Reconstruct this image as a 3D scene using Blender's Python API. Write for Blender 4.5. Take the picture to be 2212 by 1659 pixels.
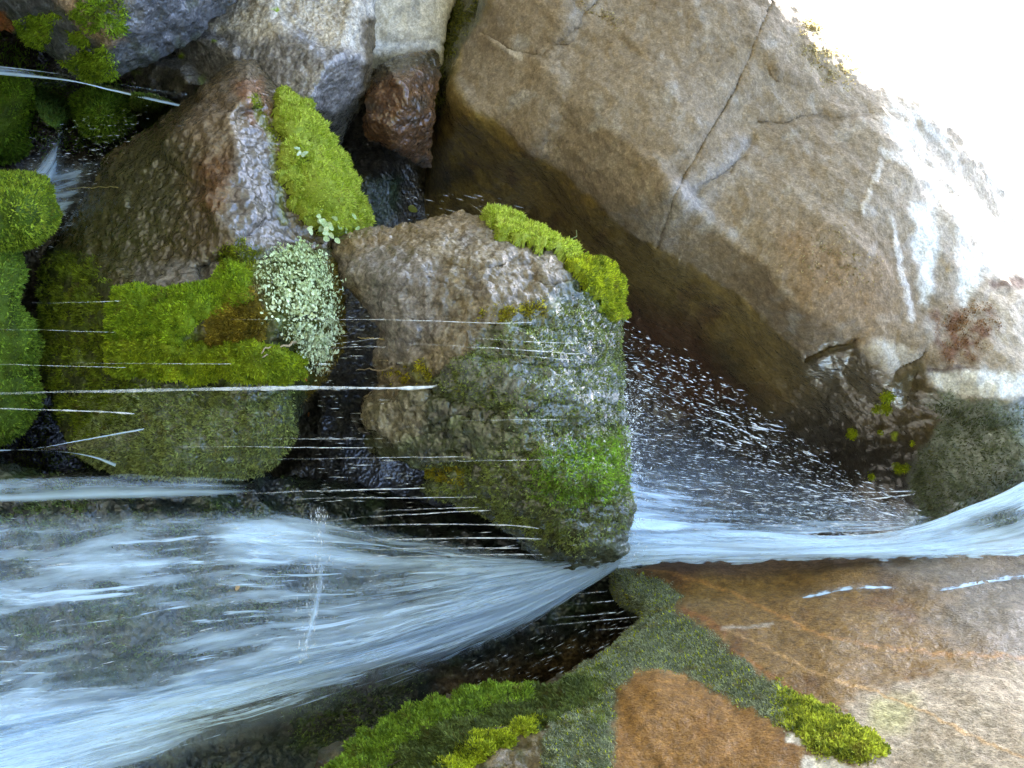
import bpy, math, random
import numpy as np
S = bpy.context.scene
for o in list(bpy.data.objects):
    bpy.data.objects.remove(o)

# ------------------------------------------------------------------ camera, sky, sun, exposure
# The photographer held the camera on its side: "up" in the place is the right-hand side of the picture.
TW, TH = 2212.0, 1659.0
TAN = math.tan(math.radians(22.5))
CAMLOC = np.array([0.0, -4.0, 1.9])
cam_data = bpy.data.cameras.new('camera')
cam = bpy.data.objects.new('camera', cam_data)
S.collection.objects.link(cam)
cam_data.sensor_fit = 'HORIZONTAL'
cam_data.angle = math.radians(45)
cam_data.clip_start = 0.05
cam_data.clip_end = 3000
from mathutils import Matrix, Vector
cam.matrix_world = Matrix(((0, -1, 0, CAMLOC[0]), (0, 0, -1, CAMLOC[1]), (1, 0, 0, CAMLOC[2]), (0, 0, 0, 1)))
S.camera = cam

SUN = Vector((-0.30, 0.66, 0.68)).normalized()      # towards the sun: behind the boulders, up left
SUN_EL = math.asin(SUN.z)
SUN_AZ = math.atan2(SUN.x, SUN.y)
world = bpy.data.worlds.new('World')
S.world = world
world.use_nodes = True
wn = world.node_tree.nodes
wn.clear()
sky = wn.new('ShaderNodeTexSky')
sky.sky_type = 'NISHITA'
sky.sun_disc = False
sky.sun_elevation = SUN_EL
sky.sun_rotation = SUN_AZ
sky.air_density = 1.0
sky.dust_density = 2.0
sky.ozone_density = 1.0
bg = wn.new('ShaderNodeBackground')
bg.inputs['Strength'].default_value = 0.15
wo = wn.new('ShaderNodeOutputWorld')
world.node_tree.links.new(sky.outputs[0], bg.inputs['Color'])
world.node_tree.links.new(bg.outputs[0], wo.inputs[0])
sl = bpy.data.lights.new('sun', 'SUN')
sl.energy = 4.5
sl.angle = math.radians(0.5)
sl.color = (1.0, 0.95, 0.86)
so = bpy.data.objects.new('sun', sl)
S.collection.objects.link(so)
so.rotation_euler = SUN.to_track_quat('Z', 'Y').to_euler()
S.view_settings.view_transform = 'Standard'
S.view_settings.look = 'None'
S.view_settings.gamma = 1
S.view_settings.exposure = 3.72
S.cycles.max_bounces = 5
S.cycles.diffuse_bounces = 3
S.cycles.glossy_bounces = 2
S.cycles.transmission_bounces = 3
S.cycles.transparent_max_bounces = 12
S.cycles.use_adaptive_sampling = True
S.cycles.adaptive_threshold = 0.03
S.cycles.use_denoising = True

# ------------------------------------------------------------------ helpers
rng = np.random.default_rng(7)

def unproj(u, v, d):
    u = np.asarray(u, float); v = np.asarray(v, float); d = np.asarray(d, float)
    up = (u / (TW / 2) - 1) * d * TAN
    side = (1 - v / (TH / 2)) * d * TAN * (TH / TW)
    return np.stack([CAMLOC[0] - side, CAMLOC[1] + d, CAMLOC[2] + up + 0 * d], -1)

def proj(p):
    d = p[..., 1] - CAMLOC[1]
    u = ((p[..., 2] - CAMLOC[2]) / (d * TAN) + 1) * TW / 2
    v = (1 + (p[..., 0] - CAMLOC[0]) / (d * TAN * TH / TW)) * TH / 2
    return u, v

_perm = rng.permutation(256)
_grad = rng.normal(size=(256, 3)); _grad /= np.linalg.norm(_grad, axis=1)[:, None]
def noise3(p):
    i = np.floor(p).astype(np.int64); f = p - i
    w = f * f * f * (f * (f * 6 - 15) + 10)
    out = 0
    px = [_perm[(i[:, 0] + a) & 255] for a in (0, 1)]
    for a in (0, 1):
        wa = w[:, 0] if a else 1 - w[:, 0]
        for b in (0, 1):
            wb = w[:, 1] if b else 1 - w[:, 1]
            pb = _perm[(px[a] + i[:, 1] + b) & 255]
            for c in (0, 1):
                wc = w[:, 2] if c else 1 - w[:, 2]
                g = _grad[_perm[(pb + i[:, 2] + c) & 255]]
                dd = g[:, 0] * (f[:, 0] - a) + g[:, 1] * (f[:, 1] - b) + g[:, 2] * (f[:, 2] - c)
                out = out + wa * wb * wc * dd
    return out * 1.6

def fbm(p, scale, octv=4, gain=0.5, ridged=False, off=0.0):
    q = p * scale + off
    s = 0; a = 1.0; tot = 0
    for k in range(octv):
        n = noise3(q + 17.3 * k)
        if ridged: n = 1 - 2 * np.abs(n)
        s = s + a * n; tot += a; a *= gain; q = q * 2.03
    return s / tot

def fb2(u, v, scale, octv=3, off=0.0):           # noise over the stone, wavelength in picture units
    p = np.stack([np.asarray(u) / scale, np.asarray(v) / scale, np.full(np.shape(u), off + 0.37)], -1)
    return fbm(p, 1.0, octv)

def sstep(a, b, x):
    t = np.clip((x - a) / (b - a), 0, 1)
    return t * t * (3 - 2 * t)

def seg_dist(u, v, pts, closed):
    n = len(pts); best = np.full(u.shape, 1e18); bx = np.zeros_like(u); by = np.zeros_like(u)
    inside = np.zeros(u.shape, bool)
    for k in range(n if closed else n - 1):
        ax, ay = pts[k]; cx, cy = pts[(k + 1) % n]
        ex, ey = cx - ax, cy - ay
        L = ex * ex + ey * ey + 1e-12
        t = np.clip(((u - ax) * ex + (v - ay) * ey) / L, 0, 1)
        qx, qy = ax + t * ex, ay + t * ey
        dd = (u - qx) ** 2 + (v - qy) ** 2
        m = dd < best
        best = np.where(m, dd, best); bx = np.where(m, qx, bx); by = np.where(m, qy, by)
        if closed and ay != cy:
            c = ((ay > v) != (cy > v)) & (u < ex * (v - ay) / (cy - ay) + ax)
            inside ^= c
    d = np.sqrt(best)
    return (np.where(inside, d, -d) if closed else d), bx, by

def smooth_closed(pts, spacing):
    p = np.array(pts, float); n = len(p); out = []
    for k in range(n):
        p0, p1, p2, p3 = p[k - 1], p[k], p[(k + 1) % n], p[(k + 2) % n]
        m = max(1, int(np.linalg.norm(p2 - p1) / spacing))
        for j in range(m):
            t = j / m
            c = 0.5 * (2 * p1 + (p2 - p0) * t + (2 * p0 - 5 * p1 + 4 * p2 - p3) * t * t + (3 * p1 - p0 - 3 * p2 + p3) * t ** 3)
            l = p1 + (p2 - p1) * t
            out.append(0.55 * c + 0.45 * l)
    return np.array(out)

def spline(pts, n):
    p = np.array(pts, float)
    if len(p) == 2:
        t = np.linspace(0, 1, n)[:, None]
        return p[0] + (p[1] - p[0]) * t
    q = np.vstack([2 * p[0] - p[1], p, 2 * p[-1] - p[-2]])
    seg = np.linalg.norm(np.diff(p[:, :2], axis=0), axis=1); cum = np.concatenate([[0], np.cumsum(seg)])
    out = []
    for s in np.linspace(0, cum[-1], n):
        k = min(np.searchsorted(cum, s, 'right') - 1, len(p) - 2); t = (s - cum[k]) / max(seg[k], 1e-9)
        p0, p1, p2, p3 = q[k], q[k + 1], q[k + 2], q[k + 3]
        out.append(0.5 * (2 * p1 + (p2 - p0) * t + (2 * p0 - 5 * p1 + 4 * p2 - p3) * t * t + (3 * p1 - p0 - 3 * p2 + p3) * t ** 3))
    return np.array(out)

def poly_mask(u, v, pts, soft=6, warp=8, wscale=40, off=0.0):
    if warp:
        u2 = u + warp * fb2(u, v, wscale, 4, off + 3.1); v2 = v + warp * fb2(u, v, wscale, 4, off + 9.7)
    else:
        u2, v2 = u, v
    d, _, _ = seg_dist(u2, v2, pts, True)
    return sstep(-soft, soft, d)

def line_mask(u, v, pts, width, warp=4, wscale=25, off=0.0):
    u2 = u + warp * fb2(u, v, wscale, 3, off + 5.1); v2 = v + warp * fb2(u, v, wscale, 3, off + 1.7)
    d, _, _ = seg_dist(u2, v2, pts, False)
    return 1 - sstep(0.3 * width, width, d)

def mesh_from(name, verts, quads=None, tris=None, attrs=None, mat=None, parent=None, smooth=True, loc=None):
    me = bpy.data.meshes.new(name)
    nq = 0 if quads is None else len(quads); nt = 0 if tris is None else len(tris)
    verts = np.asarray(verts, float)
    if parent is not None: loc = np.array(parent.get('_base', (0, 0, 0)), float)
    if loc is None:
        loc = np.array([verts[:, 0].mean(), verts[:, 1].mean(), verts[:, 2].min()])
    local = verts - loc
    me.vertices.add(len(verts)); me.vertices.foreach_set('co', local.astype(np.float32).ravel())
    loops = []
    if nq: loops.append(np.asarray(quads, np.int32).ravel())
    if nt: loops.append(np.asarray(tris, np.int32).ravel())
    loops = np.concatenate(loops).astype(np.int32)
    me.loops.add(len(loops)); me.loops.foreach_set('vertex_index', loops)
    starts = np.concatenate([np.arange(nq) * 4, nq * 4 + np.arange(nt) * 3]).astype(np.int32)
    me.polygons.add(nq + nt); me.polygons.foreach_set('loop_start', starts)
    me.update(calc_edges=True); me.validate()
    for k, a in (attrs or {}).items():
        a = np.asarray(a, np.float32)
        if a.ndim == 1:
            at = me.attributes.new(k, 'FLOAT', 'POINT'); at.data.foreach_set('value', a)
        elif k == 'flow':
            at = me.attributes.new(k, 'FLOAT_VECTOR', 'POINT'); at.data.foreach_set('vector', a.ravel())
        else:
            at = me.attributes.new(k, 'FLOAT_COLOR', 'POINT')
            at.data.foreach_set('color', np.concatenate([a, np.ones((len(a), 1), np.float32)], 1).ravel())
    me.polygons.foreach_set('use_smooth', np.full(nq + nt, bool(smooth)))
    if mat: me.materials.append(mat)
    o = bpy.data.objects.new(name, me); S.collection.objects.link(o)
    if parent is not None:
        o.parent = parent
    else:
        o.location = loc
        o['_base'] = tuple(float(x) for x in loc)
    return o

def tag(o, label=None, cat=None, group=None, kind=None):
    if label: o['label'] = label
    if cat: o['category'] = cat
    if group: o['group'] = group
    if kind: o['kind'] = kind
    return o

def empty(name, loc, label, cat, group=None):
    o = bpy.data.objects.new(name, None); S.collection.objects.link(o)
    o.empty_display_size = 0.05
    o.location = loc; o['_base'] = tuple(float(x) for x in loc)
    return tag(o, label, cat, group)

def vnormals(verts, quads):
    a = verts[quads[:, 0]]; b = verts[quads[:, 1]]; c = verts[quads[:, 2]]; d = verts[quads[:, 3]]
    n = np.cross(c - a, d - b)
    out = np.zeros_like(verts)
    for k in range(4):
        for ax in range(3):
            out[:, ax] += np.bincount(quads[:, k], n[:, ax], len(verts))
    return out / (np.linalg.norm(out, axis=1)[:, None] + 1e-12)

class Rock: pass

def facet(u, v, d, K, tau, blend, seed, aniso=(1.0, 0.0)):
    """break the face into flat planes meeting in edges, as split stone does"""
    r_ = np.random.default_rng(seed); ca, sa = math.cos(aniso[1]), math.sin(aniso[1])
    a = (u * ca + v * sa) * aniso[0]; b = -u * sa + v * ca
    pick = []
    cand = r_.permutation(len(u))[:3000]
    md = np.full(len(cand), 1e9)
    for k in range(K):                                  # spread the seeds
        sc = md * (0.5 + r_.random(len(cand))); i = cand[np.argmax(sc)] if k else cand[0]
        pick.append(i); md = np.minimum(md, np.hypot(a[cand] - a[i], b[cand] - b[i]))
    wa = a + 9 * fb2(u, v, 40, 3, seed * 1.3); wb = b + 9 * fb2(u, v, 40, 3, seed * 2.1)
    dist = np.stack([np.hypot(wa - a[i], wb - b[i]) * (0.85 + 0.3 * r_.random()) for i in pick])
    near = dist.argmin(0); w = np.exp(-(dist - dist.min(0)) / tau); w /= w.sum(0)
    out = np.zeros_like(d)
    for k in range(K):
        m = near == k
        if m.sum() < 12: out += w[k] * d; continue
        uu = (u[m] - u[m].mean()) / 100; vv = (v[m] - v[m].mean()) / 100
        c, *_ = np.linalg.lstsq(np.stack([uu, vv, np.ones_like(uu)], -1), d[m], rcond=None)
        c[:2] += r_.normal(size=2) * 0.012
        out += w[k] * (c[0] * (u - u[m].mean()) / 100 + c[1] * (v - v[m].mean()) / 100 + c[2])
    return d + (out - d) * (blend(u, v) if callable(blend) else blend)

def rbf(ctrl):
    c = np.array(ctrl, float); x = c[:, :2] / 1000; n = len(x)
    K = np.linalg.norm(x[:, None] - x[None], axis=2)
    K = np.sqrt(K * K + 0.02 ** 2)
    A = np.zeros((n + 3, n + 3)); A[:n, :n] = K - 1e-4 * np.eye(n); A[:n, n] = 1; A[:n, n + 1:] = x
    A[n, :n] = 1; A[n + 1:, :n] = x.T
    sol = np.linalg.solve(A, np.concatenate([c[:, 2], [0, 0, 0]]))
    def f(u, v):
        u = np.asarray(u) / 1000; v = np.asarray(v) / 1000
        r = sol[n] + sol[n + 1] * u + sol[n + 2] * v
        for k in range(n):
            r = r + sol[k] * np.sqrt((u - x[k, 0]) ** 2 + (v - x[k, 1]) ** 2 + 0.02 ** 2)
        return r
    return f

def rock(name, outline, ctrl, paint, mat, step=4.0, R=0.15, Rpx=50, thick=0.8, disp=(), jit=4.0, label=None, cat='boulder', kind=None, group=None, grooves=(), shape=None, backshrink=(1.0, 0.96, 0.75), facets=None):
    ol = smooth_closed(outline, 14)
    if jit:
        ol = ol + jit * np.stack([fb2(ol[:, 0], ol[:, 1], 45, 3, 1.0), fb2(ol[:, 0], ol[:, 1], 45, 3, 8.0)], -1)
    u0, v0 = ol.min(0) - 2 * step; u1, v1 = ol.max(0) + 2 * step
    gu = np.arange(u0, u1, step); gv = np.arange(v0, v1, step)
    U, V = np.meshgrid(gu, gv)
    sd, bx, by = seg_dist(U.ravel(), V.ravel(), ol, True)
    sd = sd.reshape(U.shape); bx = bx.reshape(U.shape); by = by.reshape(U.shape)
    ins = sd > 0.25 * step
    pad = np.pad(ins, 1)
    near = np.zeros_like(ins)
    for a in (0, 1, 2):
        for b in (0, 1, 2):
            near |= pad[a:a + ins.shape[0], b:b + ins.shape[1]]
    near &= ~ins
    U = np.where(near, bx, U); V = np.where(near, by, V); sdd = np.where(near, 0.0, sd)
    use = ins | near
    q_in = use[:-1, :-1] & use[:-1, 1:] & use[1:, :-1] & use[1:, 1:]
    q_any = ins[:-1, :-1] | ins[:-1, 1:] | ins[1:, :-1] | ins[1:, 1:]
    qq = q_in & q_any
    idx = np.arange(U.size).reshape(U.shape)
    quads = np.stack([idx[:-1, :-1][qq], idx[1:, :-1][qq], idx[1:, 1:][qq], idx[:-1, 1:][qq]], -1)   # faces the camera
    used = np.unique(quads); remap = -np.ones(U.size, np.int64); remap[used] = np.arange(len(used))
    quads = remap[quads]
    u = U.ravel()[used]; v = V.ravel()[used]; s = np.maximum(sdd.ravel()[used], 0)
    f = rbf(ctrl)
    d = f(u, v)
    t = np.clip(s / Rpx, 0, 1)
    d = d + R * (1 - np.sqrt(np.clip(1 - (1 - t) ** 2, 0, 1)))
    for pts, w, dep in grooves:
        d = d + dep * line_mask(u, v, pts, w)
    if shape: d = d + shape(u, v)
    if facets: d = facet(u, v, d, *facets)
    P = unproj(u, v, d)
    N = vnormals(P, quads)
    # orient towards the camera
    if np.mean(np.sum(N * (CAMLOC - P), 1)) < 0:
        quads = quads[:, ::-1]; N = -N
    for fn in disp:
        P = P + N * fn(u, v, P)[:, None]
    N = vnormals(P, quads)
    # back of the stone
    e = np.concatenate([np.stack([quads[:, k], quads[:, (k + 1) % 4]], -1) for k in range(4)])
    es = np.sort(e, 1); key = es[:, 0] * len(u) + es[:, 1]
    uk, inv, cnt = np.unique(key, return_inverse=True, return_counts=True)
    be = e[cnt[inv] == 1]
    bv = np.unique(be); bmap = -np.ones(len(u), np.int64); bmap[bv] = np.arange(len(bv))
    cu, cv = u[bv].mean(), v[bv].mean()
    dmean = d[bv].mean()
    rings = []; prev = None; allv = [P]; off = len(P); allq = [quads]; uu = [u]; vv = [v]
    prev_ids = bv
    for k, (sh, fr) in enumerate(zip(backshrink, (0.3, 0.7, 1.0))):
        db = d[bv]
        ur = cu + (u[bv] - cu) * sh; vr = cv + (v[bv] - cv) * sh
        # keep the true size as it goes back: undo the perspective spread
        dd = (db * (1 - fr) + (dmean) * fr) + thick * fr
        pr = unproj(cu + (ur - cu) * db / dd, cv + (vr - cv) * db / dd, dd)
        allv.append(pr); uu.append(u[bv]); vv.append(v[bv])
        ids = off + np.arange(len(bv))
        allq.append(np.stack([prev_ids[bmap[be[:, 1]]], prev_ids[bmap[be[:, 0]]], ids[bmap[be[:, 0]]], ids[bmap[be[:, 1]]]], -1))
        prev_ids = ids; off += len(bv)
    cen = allv[-1].mean(0); allv.append(cen[None]); uu.append(np.array([cu])); vv.append(np.array([cv]))
    tris = np.stack([prev_ids[bmap[be[:, 1]]], prev_ids[bmap[be[:, 0]]], np.full(len(be), off)], -1)
    VV = np.concatenate(allv); QQ = np.concatenate(allq)
    U2 = np.concatenate(uu); V2 = np.concatenate(vv)
    col, wet = paint(U2, V2, VV)
    o = mesh_from(name, VV, QQ, tris, {'col': np.clip(col, 0, 1), 'wet': np.clip(wet, 0, 1)}, mat)
    tag(o, label, cat if kind is None else None, group, kind)
    r = Rock(); r.o = o; r.u = u; r.v = v; r.P = P; r.N = N; r.quads = quads; r.d = P[:, 1] - CAMLOC[1]; r.s = s
    return r

def at(r, u, v, lift=0.0):
    """surface point of a rock nearest to a picture direction"""
    k = np.argmin((r.u - u) ** 2 + (r.v - v) ** 2)
    d = r.d[k]
    return unproj(u, v, d) + r.N[k] * lift, r.N[k], d

def mixc(a, b, m):
    return a + (np.asarray(b) - a) * m[:, None]

def base_col(u, c):
    return np.tile(np.array(c, float), (len(u), 1))

# ------------------------------------------------------------------ tufts of moss: small leaf blades standing on a surface
def blades(P, N, n, weights, quads, length, width, c1, c2, spread=0.7, noise_scale=25.0, sink=0.002, bias=(0, 0, 0), lenvar=0.5, bright=None):
    w = weights[quads].mean(1)
    a = P[quads]
    area = 0.5 * np.linalg.norm(np.cross(a[:, 2] - a[:, 0], a[:, 3] - a[:, 1]), axis=1)
    pr = w * area
    pr = pr / pr.sum()
    fi = rng.choice(len(quads), n, p=pr)
    s, t = rng.random(n)[:, None], rng.random(n)[:, None]
    q = a[fi]
    c = (q[:, 0] * (1 - s) + q[:, 1] * s) * (1 - t) + (q[:, 3] * (1 - s) + q[:, 2] * s) * t
    nn = N[quads[fi]].mean(1)
    dirn = nn + spread * rng.normal(size=(n, 3)) * 0.6 + np.array(bias)
    dirn /= np.linalg.norm(dirn, axis=1)[:, None]
    side = np.cross(dirn, rng.normal(size=(n, 3))); side /= np.linalg.norm(side, axis=1)[:, None] + 1e-9
    L = length * (1 - lenvar + lenvar * 2 * rng.random(n))[:, None] * (0.6 + 0.4 * w[fi])[:, None]
    Wd = width * (0.7 + 0.6 * rng.random(n))[:, None]
    base = c - nn * sink
    v0 = base - side * Wd * 0.35; v1 = base + side * Wd * 0.35
    mid = base + dirn * L * 0.55
    v2 = mid + side * Wd * 0.5; v3 = mid - side * Wd * 0.5
    tip = base + dirn * L + 0.25 * L * rng.normal(size=(n, 3)) * 0.4
    verts = np.stack([v0, v1, v2, v3, tip], 1).reshape(-1, 3)
    b = np.arange(n)[:, None] * 5
    quad = b + np.array([[0, 1, 2, 3]]); tri = b + np.array([[3, 2, 4]])
    f = np.clip(0.5 + 0.9 * fbm(c, noise_scale, 3) + 0.25 * rng.normal(size=n), 0, 1)[:, None]
    col = np.array(c1) * (1 - f) + np.array(c2) * f
    dry = sstep(0.25, 0.55, fbm(c, noise_scale * 0.7, 3, 0.5, off=31.0) + 0.12 * rng.normal(size=n))[:, None] * 0.6
    col = col * (1 - dry) + np.array([0.16, 0.11, 0.03]) * (0.4 + col.mean() * 2.5) * dry
    col = col * (0.7 + 0.6 * rng.random((n, 1)))
    col = np.repeat(col, 5, 0)
    return verts, quad, tri, col

def merge(parts):
    vs, qs, ts, cs = [], [], [], []; off = 0
    for v, q, t, c in parts:
        vs.append(v); cs.append(c)
        if q is not None and len(q): qs.append(np.asarray(q) + off)
        if t is not None and len(t): ts.append(np.asarray(t) + off)
        off += len(v)
    return (np.concatenate(vs), np.concatenate(qs) if qs else None, np.concatenate(ts) if ts else None, np.concatenate(cs))

def cushion(r, poly, h, Rpx, n, c1, c2, name='moss_cushion', lump=0.35, lscale=22.0, length=0.012, width=0.004, soft=3, warp=14, holes=None, spread=0.7, basecol=None, parent='rock', mat=None, bias=(0, 0, 0)):
    """a pad of moss lying on rock r inside poly: a raised lumpy skin over the stone plus leaf blades"""
    u2 = r.u + warp * fb2(r.u, r.v, 26, 3, 3.1); v2 = r.v + warp * fb2(r.u, r.v, 26, 3, 9.7)
    u2 = u2 + warp * 0.6 * fb2(r.u, r.v, 9, 2, 6.1); v2 = v2 + warp * 0.6 * fb2(r.u, r.v, 9, 2, 2.2)
    sd, _, _ = seg_dist(u2, v2, poly, True)
    sd = sd - 10 * sstep(0.28, 0.6, fb2(r.u, r.v, 34, 3, 12.0)) * Rpx / 20
    if holes is not None:
        sd = np.minimum(sd, holes(r.u, r.v) * Rpx)
    keep = sd > -6
    fk = keep[r.quads].all(1)
    q = r.quads[fk]
    if len(q) == 0: return None
    used = np.unique(q); mp = -np.ones(len(r.u), np.int64); mp[used] = np.arange(len(used)); q = mp[q]
    s = sd[used]
    t = np.clip((s + 2) / Rpx, -1, 1)
    prof = np.where(t > 0, np.sqrt(np.clip(1 - (1 - t) ** 2, 0, 1)), -0.35 * (-t) - 0.05)
    P = r.P[used]; N = r.N[used]
    lum = fbm(P, lscale, 3, 0.55)
    lum2 = 0.5 + 0.5 * fbm(P, lscale * 0.45, 2, 0.5, off=4.4)
    hh = h * prof * (1 - lump + lump * 1.6 * (lum2 + 0.5 * lum))
    hh = np.where(t > 0, hh, h * prof - 0.004)
    Pn = P + N * hh[:, None]
    Nn = vnormals(Pn, q)
    if np.mean(np.sum(Nn * N, 1)) < 0: Nn = -Nn
    w = np.where(t > 0.02, 0.4 + 0.6 * np.clip(t * 2, 0, 1), 0.0)
    f = np.clip(0.45 + 0.7 * fbm(P, 30.0, 3), 0, 1)[:, None]
    bc = (np.array(c1) * (1 - f) + np.array(c2) * f) * 0.8 if basecol is None else base_col(s, basecol)
    parts = [(Pn, q, None, bc)]
    if n: parts.append(blades(Pn, Nn, n, w, q, length, width, c1, c2, spread=spread, bias=bias))
    V_, Q_, T_, C_ = merge(parts)
    p = r.o if parent == 'rock' else None
    o = mesh_from(name, V_, Q_, T_, {'col': np.clip(C_, 0, 1)}, mat or M['moss'], parent=p)
    c = Rock(); c.o = o; c.u, c.v = proj(Pn); c.P = Pn; c.N = Nn; c.quads = q; c.d = Pn[:, 1] - CAMLOC[1]; c.s = s
    return c

def fuzz(r, mask, n, length, width, c1, c2, name='moss', spread=0.9, bias=(0, 0, 0), parent=None, mat=None, noise_scale=25.0, sink=0.002):
    V_, Q_, T_, C_ = blades(r.P, r.N, n, np.clip(mask, 0, 1), r.quads, length, width, c1, c2, spread=spread, bias=bias, noise_scale=noise_scale, sink=sink)
    return mesh_from(name, V_, Q_, T_, {'col': np.clip(C_, 0, 1)}, mat or M['moss'], parent=parent or r.o)

def tube_np(pts, rad, nseg=6):
    p = np.array(pts, float); n = len(p); rad = np.broadcast_to(np.asarray(rad, float), (n,))
    tng = np.gradient(p, axis=0); tng /= np.linalg.norm(tng, axis=1)[:, None] + 1e-12
    ref = np.array([0.31, 0.86, 0.4]); a = np.cross(tng, ref); a /= np.linalg.norm(a, axis=1)[:, None] + 1e-12
    b = np.cross(tng, a)
    ang = np.arange(nseg) / nseg * 2 * math.pi
    ring = p[:, None] + rad[:, None, None] * (a[:, None] * np.cos(ang)[None, :, None] + b[:, None] * np.sin(ang)[None, :, None])
    verts = ring.reshape(-1, 3)
    q = []
    for i in range(n - 1):
        for j in range(nseg):
            q.append([i * nseg + j, i * nseg + (j + 1) % nseg, (i + 1) * nseg + (j + 1) % nseg, (i + 1) * nseg + j])
    v = np.vstack([verts, p[:1], p[-1:]])
    t = [[(j + 1) % nseg, j, len(verts)] for j in range(nseg)] + [[(n - 1) * nseg + j, (n - 1) * nseg + (j + 1) % nseg, len(verts) + 1] for j in range(nseg)]
    return v, np.array(q), np.array(t)

# ------------------------------------------------------------------ materials
M = {}
def nodes(name):
    m = bpy.data.materials.new(name); m.use_nodes = True
    nt = m.node_tree; nt.nodes.clear()
    out = nt.nodes.new('ShaderNodeOutputMaterial')
    return m, nt, out
def N_(nt, t, **kw):
    n = nt.nodes.new(t)
    for k, v in kw.items():
        if k.startswith('i_'): n.inputs[k[2:].replace('_', ' ')].default_value = v
        else: setattr(n, k, v)
    return n
def math_(nt, op, a, b=None, clamp=False):
    n = nt.nodes.new('ShaderNodeMath'); n.operation = op; n.use_clamp = clamp
    for k, x in enumerate((a, b)):
        if x is None: continue
        if isinstance(x, (int, float)): n.inputs[k].default_value = x
        else: nt.links.new(x, n.inputs[k])
    return n.outputs[0]
def mapr(nt, x, a, b, c, d):
    n = nt.nodes.new('ShaderNodeMapRange'); nt.links.new(x, n.inputs[0])
    for k, val in enumerate((a, b, c, d)): n.inputs[k + 1].default_value = val
    return n.outputs[0]

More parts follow.
